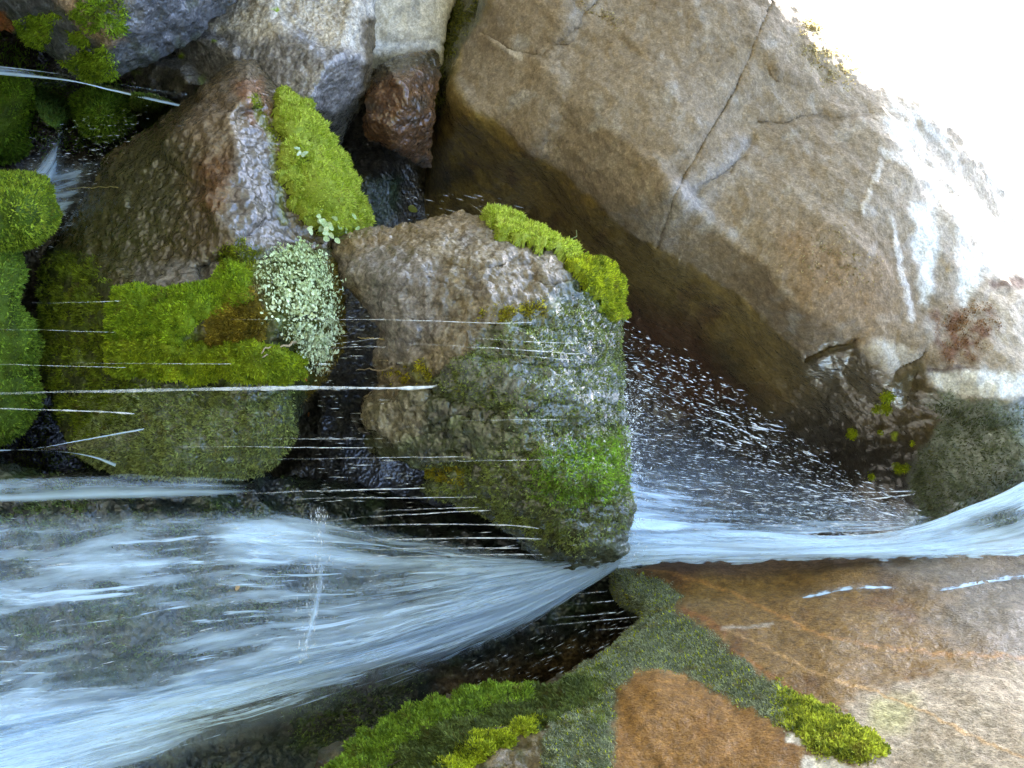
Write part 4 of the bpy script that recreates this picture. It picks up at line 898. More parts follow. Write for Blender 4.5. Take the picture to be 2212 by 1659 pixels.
m6 = mound('moss_cushion', [(285, 200), (320, 200), (370, 215), (400, 232), (350, 250), (320, 285), (290, 275)], [(290, 240, 4.75), (340, 230, 4.65), (390, 230, 4.75)], 'shaggy dark moss pad squeezed between the jet and the pyramid boulder', (0.03, 0.05, 0.008), (0.11, 0.17, 0.02), 2500, R=0.08, Rpx=30, thick=0.3, lump=0.015)
# ------------------------------------------------------------------ moss growing on the boulders (parts of the boulders)
BR1, BR2 = (0.26, 0.36, 0.015), (0.58, 0.66, 0.11)      # cushions brightened in colour for the skylight they face
cushion(pyr, [(592, 205), (615, 210), (640, 228), (662, 245), (690, 280), (702, 312), (690, 330), (660, 318), (640, 300), (622, 305), (605, 285), (592, 250)], 0.05, 26, 4500, BR1, BR2)
cushion(pyr, [(600, 335), (625, 310), (660, 320), (700, 318), (728, 350), (752, 390), (772, 440), (786, 500), (760, 510), (700, 512), (660, 490), (640, 470), (620, 440), (600, 390)], 0.055, 30, 11000, BR1, BR2)
cushion(midb, [(1040, 478), (1062, 474), (1100, 490), (1150, 512), (1200, 538), (1240, 562), (1260, 585), (1225, 580), (1170, 560), (1120, 548), (1080, 530), (1060, 510)], 0.04, 18, 5500, BR1, BR2)
cushion(midb, [(1225, 568), (1262, 572), (1300, 585), (1328, 625), (1330, 690), (1305, 700), (1275, 650), (1240, 625), (1215, 590)], 0.03, 22, 5500, (0.118, 0.169, 0.010), (0.507, 0.575, 0.024))
cushion(pyr, [(245, 625), (300, 632), (380, 632), (470, 615), (500, 560), (530, 575), (550, 620), (545, 660), (500, 680), (430, 690), (380, 740), (330, 750), (250, 750)], 0.03, 30, 9000, (0.101, 0.186, 0.012), (0.406, 0.558, 0.024))
cushion(pyr, [(250, 735), (380, 730), (480, 745), (560, 740), (640, 760), (650, 805), (560, 812), (450, 815), (330, 815), (250, 800)], 0.045, 24, 11000, (0.118, 0.186, 0.012), (0.439, 0.541, 0.024), lump=0.55, lscale=30)
cushion(pyr, [(445, 640), (540, 620), (575, 680), (570, 760), (450, 750)], 0.012, 20, 5000, (0.118, 0.094, 0.014), (0.406, 0.321, 0.036))
cushion(pyr, [(360, 790), (400, 785), (412, 800), (400, 815), (365, 812)], 0.05, 16, 900, (0.237, 0.372, 0.012), (0.575, 0.660, 0.036))
ragged = poly_mask(pyr.u, pyr.v, [(80, 560), (200, 560), (250, 640), (250, 800), (350, 830), (300, 900), (180, 960), (100, 850)], 15, 30, 40) * sstep(-0.25, 0.15, fb2(pyr.u, pyr.v, 30, 4, 2))
fuzz(pyr, ragged, 14000, 0.014, 0.0045, (0.060, 0.085, 0.010), (0.254, 0.338, 0.024))
lower = poly_mask(pyr.u, pyr.v, [(180, 850), (400, 840), (620, 850), (645, 950), (560, 1030), (230, 1035), (170, 990)], 12, 20, 40)
fuzz(pyr, lower, 16000, 0.011, 0.004, (0.101, 0.127, 0.036), (0.338, 0.406, 0.120), mat=M['wet_moss'], bias=(0, 0, -0.5))
side = poly_mask(pyr.u, pyr.v, [(700, 560), (742, 590), (740, 750), (690, 830), (650, 860), (690, 700)], 10, 14, 30)
fuzz(pyr, side, 5000, 0.012, 0.003, (0.085, 0.068, 0.012), (0.270, 0.203, 0.036))
strip = line_mask(pyr.u, pyr.v, [(545, 215), (590, 290), (615, 340)], 12) * 0.5 + poly_mask(pyr.u, pyr.v, [(470, 540), (520, 520), (560, 545), (540, 600), (490, 600)], 8, 14, 24)
fuzz(pyr, strip, 2500, 0.010, 0.004, (0.101, 0.135, 0.012), (0.372, 0.439, 0.024))
g_mid = poly_mask(midb.u, midb.v, [(1340, 640), (1352, 1150), (1250, 1180), (1120, 1130), (930, 1050), (940, 1000), (1080, 980), (1150, 920), (1000, 870), (940, 840), (1000, 780), (1070, 720), (1200, 680), (1260, 620)], 20, 30, 50) * sstep(-0.45, 0.1, fb2(midb.u, midb.v, 34, 4, 2))
fuzz(midb, g_mid, 26000, 0.010, 0.0035, (0.075, 0.101, 0.024), (0.287, 0.355, 0.084), mat=M['wet_moss'], bias=(0, 0, -0.5))
g_br = poly_mask(midb.u, midb.v, [(1170, 980), (1335, 940), (1345, 1060), (1230, 1090), (1140, 1040)], 24, 24, 40)
fuzz(midb, g_br, 5000, 0.012, 0.004, (0.101, 0.186, 0.018), (0.304, 0.507, 0.048), bias=(0, 0, -0.3))
y_mid = poly_mask(midb.u, midb.v, [(1050, 672), (1170, 655), (1172, 690), (1100, 700), (1030, 695)], 6, 12, 20) + poly_mask(midb.u, midb.v, [(840, 800), (930, 780), (940, 815), (870, 832)], 6, 12, 20) + poly_mask(midb.u, midb.v, [(930, 1000), (1010, 1010), (1000, 1040), (930, 1030)], 6, 10, 20)
fuzz(midb, np.clip(y_mid, 0, 1) * sstep(-0.15, 0.25, fb2(midb.u, midb.v, 18, 3, 6)), 2200, 0.012, 0.004, (0.169, 0.135, 0.012), (0.541, 0.507, 0.036))
# overhanging mossy boulder
tlm = poly_mask(tl.u, tl.v, [(40, 40), (130, 30), (110, 60), (90, 105), (40, 80)], 10, 20, 30) + poly_mask(tl.u, tl.v, [(160, 25), (200, -60), (270, -60), (260, 55), (225, 70), (180, 50)], 8, 22, 30) + poly_mask(tl.u, tl.v, [(130, 125), (200, 110), (230, 95), (250, 150), (200, 165)], 8, 18, 28) + poly_mask(tl.u, tl.v, [(145, 70), (190, 66), (200, 92), (150, 94)], 5, 6, 20)
fuzz(tl, np.clip(tlm, 0, 1) * sstep(-0.4, 0.1, fb2(tl.u, tl.v, 20, 4, 1)), 9000, 0.016, 0.005, (0.085, 0.152, 0.010), (0.304, 0.456, 0.024))
# flank of the great boulder
fl = poly_mask(big.u, big.v, [(950, -40), (1060, -60), (1030, 40), (1000, 90), (970, 190), (955, 260), (938, 200), (945, 90)], 8, 14, 30)
fuzz(big, fl * sstep(-0.3, 0.2, fb2(big.u, big.v, 30, 4)), 5000, 0.014, 0.004, (0.039, 0.046, 0.010), (0.169, 0.169, 0.020))
alg = poly_mask(big.u, big.v, [(2000, 865), (2040, 840), (2110, 872), (2400, 870), (2400, 1200), (1970, 1200), (1980, 1000), (2015, 960), (2035, 900)], 14, 26, 40)
fuzz(big, alg, 16000, 0.013, 0.0035, (0.078, 0.098, 0.040), (0.247, 0.286, 0.160), name='algae', bias=(0, 0, -0.6))
lich = poly_mask(big.u, big.v, [(1730, 40), (1790, 75), (1855, 145), (1840, 190), (1770, 175), (1715, 110)], 20, 18, 30) + 0.8 * line_mask(big.u, big.v, [(1260, 20), (1320, 40), (1330, 60)], 20) + 0.6 * poly_mask(big.u, big.v, [(1690, 590), (1800, 500), (1880, 560), (1900, 640)], 40, 30, 50)
fuzz(big, np.clip(lich, 0, 1) * sstep(-0.2, 0.3, fb2(big.u, big.v, 18, 3, 6)), 1500, 0.010, 0.008, (0.234, 0.182, 0.070), (0.546, 0.468, 0.250), name='lichen')
brn = poly_mask(big.u, big.v, [(2010, 675), (2080, 670), (2145, 660), (2150, 720), (2110, 780), (2045, 785), (2015, 740)], 14, 14, 22)
fuzz(big, brn * sstep(-0.3, 0.3, fb2(big.u, big.v, 24, 4, 4.0)), 1300, 0.009, 0.003, (0.091, 0.033, 0.010), (0.364, 0.195, 0.080), name='dry_moss')
spots = 0
for (x, y, r_) in ((1840, 938, 13), (1920, 848, 12), (1916, 878, 14), (1895, 880, 8), (1962, 1010, 9), (1943, 1010, 12), (1885, 1028, 9), (1975, 955, 7), (1908, 930, 6)):
    spots = spots + np.clip(1.2 - np.hypot(big.u - x, big.v - y) / r_, 0, 1)
fuzz(big, np.clip(spots, 0, 1), 1800, 0.010, 0.004, (0.208, 0.286, 0.010), (0.468, 0.546, 0.020))
# slab
mb = poly_mask(slab.u, slab.v, MOSSBAND, 10, 22, 22)
fuzz(slab, mb * (1 - 0.5 * sstep(1650, 1750, slab.u)), 26000, 0.009, 0.003, (0.13, 0.155, 0.10), (0.36, 0.40, 0.25), bias=(0, 0, -0.7))
mb2 = mb * sstep(1640, 1760, slab.u)
fuzz(slab, mb2, 9000, 0.011, 0.0055, (0.101, 0.144, 0.018), (0.600, 0.660, 0.072), bias=(0, 0, 0.1))
mb3 = mb * (slab.u < 1640)
fuzz(slab, mb3, 2600, 0.010, 0.0035, (0.208, 0.247, 0.010), (0.494, 0.546, 0.030), bias=(0, 0, -0.3))
EDGE_L = [(690, 1690), (760, 1625), (850, 1570), (940, 1530), (1020, 1507), (1100, 1492), (1165, 1495), (1140, 1525), (1060, 1540), (960, 1580), (880, 1620), (820, 1700)]
cushion(slab, [(740, 1700), (800, 1630), (900, 1570), (1040, 1520), (1170, 1500), (1260, 1470), (1290, 1500), (1190, 1570), (1060, 1620), (960, 1700), (900, 1760)], 0.010, 20, 12000, (0.04, 0.058, 0.014), (0.15, 0.20, 0.045), lump=0.6, lscale=26, bias=(0, 0, -0.6))
cushion(slab, EDGE_L, 0.014, 14, 10000, (0.068, 0.127, 0.012), (0.287, 0.439, 0.036), lump=0.4)
cushion(slab, [(940, 1660), (1000, 1620), (1060, 1585), (1130, 1560), (1180, 1555), (1150, 1590), (1080, 1620), (1030, 1660), (980, 1690)], 0.010, 14, 5000, (0.169, 0.220, 0.012), (0.558, 0.642, 0.036), lump=0.5)
mid_l = poly_mask(slab.u, slab.v, [(850, 1640), (960, 1580), (1100, 1530), (1200, 1500), (1320, 1420), (1300, 1560), (1180, 1560), (1060, 1590), (960, 1660), (860, 1700)], 12, 14, 30) * sstep(-0.3, 0.2, fb2(slab.u, slab.v, 24, 4, 3))
fuzz(slab, mid_l, 16000, 0.012, 0.0035, (0.06, 0.08, 0.02), (0.24, 0.30, 0.07), bias=(0, 0, -0.8))
cg = poly_mask(casc.u, casc.v, [(-100, 1050), (400, 1090), (640, 1090), (700, 1300), (400, 1420), (-100, 1400)], 40, 40, 60) * sstep(-0.2, 0.2, fb2(casc.u * 0.4, casc.v, 30, 4, 5)) + 0.6 * poly_mask(casc.u, casc.v, [(600, 1480), (900, 1440), (860, 1560), (640, 1600)], 30, 20, 40)
fuzz(casc, np.clip(cg, 0, 1), 14000, 0.013, 0.004, (0.039, 0.065, 0.015), (0.156, 0.234, 0.050), mat=M['wet_moss'], bias=(0, 0, -0.8))
wl = poly_mask(wall.u, wall.v, [(-100, 760), (350, 760), (330, 1040), (-100, 1040)], 30, 30, 50) * sstep(-0.2, 0.15, fb2(wall.u, wall.v, 40, 4, 5))
fuzz(wall, wl, 5000, 0.02, 0.006, (0.068, 0.101, 0.014), (0.237, 0.304, 0.036))
wl2 = poly_mask(wall.u, wall.v, [(-100, 60), (60, 120), (120, 180), (250, 170), (400, 190), (420, 300), (300, 330), (-100, 330)], 20, 20, 50)
fuzz(wall, wl2, 6000, 0.02, 0.006, (0.051, 0.101, 0.012), (0.186, 0.304, 0.030))
# ------------------------------------------------------------------ water
def sheet(name, lines, foam, mat, label=None, cat=None, group=None, kind=None, ns=160, nt=70, bump=0.02, seed=0.0, thick_off=0.0, rockfit=None, lift=0.05):
    """a skin of water spun between flow lines; lines = list of [(u, v, d), ...] running downstream"""
    L = [spline(l, ns) for l in lines]
    tt = np.linspace(0, len(L) - 1, nt)
    A = np.array(L)                                   # k, ns, 3
    k0 = np.minimum(tt.astype(int), len(L) - 2); f = (tt - k0)[:, None, None]
    if len(L) > 2:
        g = spline(np.stack([np.arange(len(L)), np.zeros(len(L))], -1).astype(float), 2)
    G = A[k0] * (1 - f) + A[k0 + 1] * f               # nt, ns, 3
    P = unproj(G[..., 0], G[..., 1], G[..., 2])
    sl_ = np.concatenate([np.zeros((nt, 1)), np.cumsum(np.linalg.norm(np.diff(P, axis=1), axis=2), 1)], 1)
    tl_ = np.concatenate([np.zeros((1, ns)), np.cumsum(np.linalg.norm(np.diff(P, axis=0), axis=2), 0)], 0)
    wid = tl_[-1].mean()
    tw = np.repeat((tt / (len(L) - 1))[:, None], ns, 1) * max(wid, 0.02)
    s01 = np.repeat(np.linspace(0, 1, ns)[None], nt, 0); t01 = np.repeat(np.linspace(0, 1, nt)[:, None], ns, 1)
    flow = np.stack([sl_, tw, np.full_like(sl_, seed)], -1).reshape(-1, 3)
    q = flow * np.array([2.5, 14.0, 1.0]) + seed
    h = bump * fbm(q, 1.0, 3) + thick_off
    P = P.reshape(-1, 3); P[:, 1] -= h
    fo = foam(s01.ravel(), t01.ravel(), G[..., 0].ravel(), G[..., 1].ravel())
    idx = np.arange(nt * ns).reshape(nt, ns)
    quads = np.stack([idx[:-1, :-1], idx[:-1, 1:], idx[1:, 1:], idx[1:, :-1]], -1).reshape(-1, 4)
    o = mesh_from(name, P, quads, None, {'flow': flow, 'foam': np.clip(fo, 0, 1)}, mat)
    tag(o, label, cat, group, kind)
    return o
edge = lambda t, a=0.08: sstep(0, a, t) * sstep(0, a, 1 - t)

# main fan, three skins one in front of another
def fan_lines(dd, grow=0):
    return [[(1345, 1150 - grow, 3.72 - dd), (1240, 1205, 3.78 - dd), (1120, 1195, 3.82 - dd), (900, 1150, 3.8 - dd), (640, 1098, 3.7 - dd), (300, 1094, 3.6 - dd), (-160, 1100, 3.52 - dd)],
            [(1350, 1175, 3.76 - dd), (1240, 1215, 3.80 - dd), (1050, 1240, 3.80 - dd), (800, 1270, 3.72 - dd), (500, 1290, 3.58 - dd), (200, 1320, 3.45 - dd), (-160, 1350, 3.36 - dd)],
            [(1352, 1195, 3.8 - dd), (1240, 1240, 3.84 - dd), (1050, 1310, 3.80 - dd), (800, 1390, 3.70 - dd), (500, 1460, 3.58 - dd), (200, 1520, 3.45 - dd), (-160, 1590, 3.34 - dd)],
            [(1354, 1208, 3.84 - dd), (1250, 1265, 3.88 - dd), (1060, 1345 + grow, 3.86 - dd), (820, 1430 + grow, 3.78 - dd), (520, 1510 + grow, 3.66 - dd), (220, 1590 + grow, 3.52 - dd), (-160, 1690 + grow, 3.4 - dd)],
            [(1356, 1214, 3.86 - dd), (1270, 1275, 3.92 - dd), (1100, 1380 + grow, 3.94 - dd), (860, 1500 + grow, 3.90 - dd), (560, 1620 + grow, 3.8 - dd), (220, 1730 + grow, 3.64 - dd), (-160, 1840 + grow, 3.5 - dd)]]
def bump1(x, c, w): return np.exp(-((x - c) / w) ** 2)
def fan_foam(s, t, u, v):
    f = 0.44 + 0.62 * (1 - sstep(0.0, 0.38, s)) * sstep(0.02, 0.2, t)
    f += 0.46 * bump1(t, 0.66, 0.12) * (0.8 + 0.2 * (1 - s)) + 0.12 * bump1(t, 0.45, 0.16)
    f -= 0.22 * sstep(0.74, 0.98, t) * sstep(0.08, 0.3, s)
    f += 0.34 * sstep(0.62, 1.0, s) * sstep(0.60, 0.8, t)
    f -= 0.16 * bump1(t, 0.34, 0.14) * sstep(0.35, 0.7, s)
    f += 0.30 * np.exp(-((u - 560) / 120) ** 2 - ((v - 1160) / 50) ** 2) + 0.15 * np.exp(-((u - 300) / 260) ** 2 - ((v - 1225) / 28) ** 2) + 0.2 * np.exp(-((u - 60) / 160) ** 2 - ((v - 1290) / 22) ** 2)
    f += 0.12 * fb2(u * 0.35, v, 70, 3, 3.0)
    return f * sstep(0, 0.05, t) * sstep(0, 0.16, 1 - t)
sheet('waterfall', fan_lines(0.0), fan_foam, M['water_fan'], kind='structure', ns=240, nt=150, seed=0.0, bump=0.03)
sheet('waterfall', fan_lines(0.05, 8), lambda s, t, u, v: fan_foam(s, t, u, v) - 0.10, M['water_fan_fine'], kind='structure', ns=240, nt=150, seed=5.0, bump=0.03)

sheet('waterfall', fan_lines(0.09, 14), lambda s, t, u, v: (fan_foam(s, t, u, v) * 0.5 + 0.26) * edge(t, 0.1) * sstep(0, 0.06, s), M['water_needles'], kind='structure', ns=240, nt=150, seed=61.0, bump=0.03)

# stream coming down from above
def up_lines(dd):
    return [[(2420, 900, 3.9 - dd), (2212, 1040, 3.86 - dd), (2080, 1100, 3.84 - dd), (1960, 1140, 3.84 - dd), (1800, 1155, 3.84 - dd), (1600, 1140, 3.82 - dd), (1440, 1120, 3.78 - dd), (1348, 1110, 3.74 - dd)],
            [(2420, 1010, 3.85 - dd), (2212, 1110, 3.82 - dd), (2080, 1148, 3.82 - dd), (1940, 1170, 3.82 - dd), (1780, 1182, 3.82 - dd), (1600, 1182, 3.82 - dd), (1450, 1175, 3.79 - dd), (1346, 1170, 3.76 - dd)],
            [(2420, 1130, 3.8 - dd), (2212, 1170, 3.78 - dd), (2080, 1185, 3.8 - dd), (1940, 1192, 3.8 - dd), (1780, 1197, 3.8 - dd), (1600, 1200, 3.82 - dd), (1450, 1200, 3.80 - dd), (1340, 1208, 3.8 - dd)],
            [(2420, 1205, 3.74 - dd), (2212, 1213, 3.74 - dd), (2080, 1214, 3.78 - dd), (1940, 1214, 3.8 - dd), (1780, 1216, 3.82 - dd), (1600, 1222, 3.84 - dd), (1450, 1226, 3.82 - dd), (1330, 1240, 3.82 - dd)]]
def up_foam(s, t, u, v):
    f = 0.56 + 0.5 * bump1(v, 1188, 26) * sstep(2180, 1800, u)
    f += 0.25 * bump1(t, 0.03, 0.18) * sstep(1900, 2050, u) + 0.18 * bump1(t, 0.9, 0.2) * sstep(1900, 2050, u)
    f -= 0.30 * np.exp(-((u - 2190) / 90) ** 2 - ((v - 1130) / 35) ** 2)
    f -= 0.30 * sstep(1170, 1120, v) * sstep(1900, 1700, u)
    return f * sstep(0, 0.05 , t + 0.05 * sstep(1900, 2000, u)) * sstep(0, 0.2, 1 - t + 0.22 * fb2(u, v * 3, 45, 4))
sheet('waterfall', up_lines(0.0), up_foam, M['water_stream'], kind='structure', ns=240, nt=90, seed=9.0)
sheet('waterfall', up_lines(0.04), lambda s, t, u, v: up_foam(s, t, u, v) - 0.1, M['water_fan_fine'], kind='structure', ns=240, nt=90, seed=13.0)

sheet('waterfall', up_lines(0.07), lambda s, t, u, v: (up_foam(s, t, u, v) * 0.5 + 0.25) * edge(t, 0.12), M['water_needles'], kind='structure', ns=200, nt=90, seed=67.0)

# thin curtain of falling drops between the overhang and the middle boulder
def cur_lines(dd):
    return [[(1990, 1108, 4.05 - dd), (1850, 1052, 4.1 - dd), (1740, 985, 4.12 - dd), (1640, 930, 4.1 - dd), (1500, 860, 4.0 - dd), (1345, 800, 3.86 - dd)],
            [(2000, 1115, 4.02 - dd), (1850, 1080, 4.05 - dd), (1700, 1040, 4.05 - dd), (1550, 990, 4.0 - dd), (1440, 960, 3.92 - dd), (1350, 940, 3.82 - dd)],
            [(2010, 1122, 3.98 - dd), (1850, 1110, 3.98 - dd), (1700, 1090, 3.98 - dd), (1550, 1070, 3.94 - dd), (1440, 1060, 3.86 - dd), (1352, 1050, 3.78 - dd)],
            [(2010, 1140, 3.92 - dd), (1850, 1150, 3.92 - dd), (1700, 1155, 3.92 - dd), (1550, 1150, 3.88 - dd), (1440, 1150, 3.82 - dd), (1345, 1150, 3.76 - dd)]]
def cur_foam(s, t, u, v):
    f = 0.05 + 0.16 * sstep(0.15, 0.5, t) + 0.42 * t * t + 0.18 * sstep(0.55, 1.0, s) * t
    f += 0.25 * bump1(t, 0.33, 0.05) * (1 - sstep(0.15, 0.45, s)) + 0.12 * bump1(u, 1345, 30) * sstep(0.2, 0.5, t)
    return f * sstep(0.0, 0.2, t) * sstep(0, 0.06, 1 - t + 0.03)
sheet('water_curtain', cur_lines(0.0), cur_foam, M['water_spray_sheet'], kind='structure', ns=200, nt=120, seed=21.0, bump=0.03)
sheet('water_curtain', cur_lines(0.06), lambda s, t, u, v: cur_foam(s, t, u, v) - 0.06, M['water_fan_fine'], kind='structure', ns=200, nt=120, seed=27.0, bump=0.03)


# pale smooth band along the foot of the pyramid boulder
sheet('waterfall', [[(640, 1005, 3.62), (560, 1020, 3.55), (420, 1018, 3.52), (250, 1012, 3.5), (100, 1018, 3.5), (-160, 1024, 3.48)], [(640, 1030, 3.62), (560, 1048, 3.54), (420, 1052, 3.5), (250, 1052, 3.48), (100, 1056, 3.48), (-160, 1060, 3.46)], [(620, 1050, 3.66), (540, 1070, 3.6), (420, 1082, 3.56), (250, 1088, 3.54), (100, 1094, 3.52), (-160, 1100, 3.5)]],
      lambda s, t, u, v: (0.42 + 0.15 * sstep(0.1, 0.4, s) + 0.25 * bump1(t, 0.8, 0.15) + 0.15 * fb2(u, v * 3, 90, 3)) * sstep(0, 0.25, s) * edge(t, 0.3), M['water_band'], kind='structure', ns=140, nt=50, seed=31.0, bump=0.015)
# jet shooting out at the top left
sheet('water_jet', [[(405, 203, 4.2), (330, 192, 4.16), (240, 178, 4.14), (150, 162, 4.12), (0, 142, 4.1), (-160, 128, 4.1)], [(398, 214, 4.18), (330, 203, 4.14), (240, 186, 4.12), (150, 168, 4.1), (0, 150, 4.08), (-160, 136, 4.08)], [(385, 231, 4.2), (330, 219, 4.16), (240, 197, 4.13), (150, 176, 4.11), (0, 162, 4.1), (-160, 148, 4.1)]],
      lambda s, t, u, v: (0.18 + 0.8 * bump1(t, 0.92, 0.16) + 0.55 * sstep(0.35, 0.8, s) + 0.35 * bump1(t, 0.05, 0.1)) * edge(t, 0.04), M['water_clear'], label='clear jet of water shooting over the moss at the top left of the photo', cat='water jet', ns=120, nt=40, seed=37.0, bump=0.006)
# small fall in the left recess
sheet('waterfall', [[(120, 195, 4.55), (110, 260, 4.5), (75, 320, 4.45), (20, 360, 4.4), (-160, 380, 4.38)], [(140, 240, 4.55), (125, 320, 4.42), (90, 380, 4.36), (40, 400, 4.34), (-160, 400, 4.34)], [(170, 320, 4.6), (150, 400, 4.45), (125, 470, 4.4), (90, 500, 4.38), (-160, 510, 4.36)]],
      lambda s, t, u, v: 0.50 * edge(t, 0.45) * sstep(0, 0.3, s), M['water_fan'], kind='structure', ns=100, nt=60, seed=41.0, bump=0.03)
sheet('waterfall', [[(240, 330, 4.55), (150, 350, 4.5), (60, 360, 4.45), (-160, 370, 4.4)], [(220, 395, 4.5), (150, 420, 4.45), (60, 430, 4.42), (-160, 430, 4.4)], [(160, 480, 4.5), (120, 490, 4.45), (60, 480, 4.42), (-160, 480, 4.4)]],
      lambda s, t, u, v: 0.62 * edge(t, 0.2) * sstep(0, 0.2, s), M['water_fan'], kind='structure', ns=100, nt=60, seed=43.0, bump=0.03)
# clear web of water stretched under the pyramid boulder, pinched to one thread
sheet('water_web', [[(312, 925, 3.66), (230, 940, 3.64), (150, 955, 3.63), (75, 968, 3.62), (-100, 982, 3.62)], [(280, 960, 3.62), (200, 970, 3.62), (130, 973, 3.62), (75, 971, 3.62), (-100, 976, 3.62)], [(248, 1008, 3.66), (205, 990, 3.64), (150, 978, 3.63), (75, 973, 3.62), (-100, 969, 3.62)]],
      lambda s, t, u, v: 0.22 + 0.75 * (bump1(t, 0.02, 0.06) + bump1(t, 0.98, 0.06)) + 0.7 * sstep(0.5, 0.7, s), M['water_clear'], label='clear triangular web of water dripping from moss under the pyramid boulder', cat='water web', ns=90, nt=40, seed=47.0, bump=0.004)
# a faint upright plume of spray thrown across the fan
sheet('water_plume', [[(678, 1092, 3.46), (674, 1180, 3.44), (668, 1300, 3.42), (640, 1440, 3.40)], [(690, 1090, 3.45), (692, 1180, 3.43), (682, 1300, 3.41), (646, 1442, 3.40)], [(700, 1094, 3.46), (712, 1180, 3.44), (698, 1300, 3.42), (652, 1444, 3.40)]],
      lambda s, t, u, v: 0.50 * edge(t, 0.45) * edge(s, 0.15), M['water_spray_sheet'], label='faint straight plume of spray standing across the white fan of water', cat='spray plume', ns=90, nt=30, seed=53.0, bump=0.02)
# glistening film running down cracks of the slab
for pts, lab in (([(1700, 1298), (1760, 1285), (1830, 1270), (1900, 1268), (1960, 1272)], 'thin bright trickle on the orange slab, ending nearer the moss band'), ([(1990, 1280), (2060, 1270), (2130, 1255), (2212, 1245), (2330, 1235)], 'thin bright trickle on the orange slab, coming from the picture edge near the stream')):
    mids = spline(pts, 40); lines = [[], []]
    for i, (x, y) in enumerate(mids):
        w = 13 * math.sin(math.pi * min(1, max(0.04, i / 39 * 0.9 + 0.05))) ** 0.6
        for k, sg in ((0, -1), (1, 1)):
            p, n, d = at(slab, x, y + sg * w, 0.006); lines[k].append((x, y + sg * w, d - 0.022))
    sheet('trickle', [l[::-1] for l in lines], lambda s, t, u, v: (0.62 + 0.5 * fb2(u, v, 14, 3)) * edge(t, 0.5) * edge(s, 0.2), M['water_fan_fine'], label=lab, cat='trickle', group='trickles of water', ns=60, nt=10, bump=0.003)

# ---- threads of water falling from the moss: each its own little stream
def thread(pts, wpx, label, d0=None, seed=0, alpha='trickle_water', taper=0.4, wob=1.0):
    c = spline(pts, 46)
    d = np.interp(np.linspace(0, 1, 46), np.linspace(0, 1, len(pts)), d0 if np.ndim(d0) else [d0] * len(pts))
    r_ = np.random.default_rng(seed + 100)
    P = unproj(c[:, 0], c[:, 1], d)
    ss = np.linspace(0, 1, 46)
    P[:, 0] += wob * 0.0007 * np.interp(ss, np.linspace(0, 1, 16), r_.normal(size=16)) * (0.3 + ss)
    rad = wpx * 0.00036 * (1 + 0.35 * np.interp(ss, np.linspace(0, 1, 30), r_.normal(size=30))).clip(0.35, 2) * (1 - taper * ss) * (0.5 + 0.5 * sstep(0, 0.06, ss))
    V_, Q_, T_ = tube_np(P, rad, 6)
    fd = np.concatenate([np.repeat((1 - 0.92 * ss ** 1.2) * np.interp(ss, np.linspace(0, 1, 24), 0.25 + 0.75 * r_.random(24)), 6), [0.5, 0.0]])
    o = mesh_from('trickle', V_, Q_, T_, {'foam': fd}, M[alpha]); tag(o, label, 'trickle', 'trickles of water')
    return o
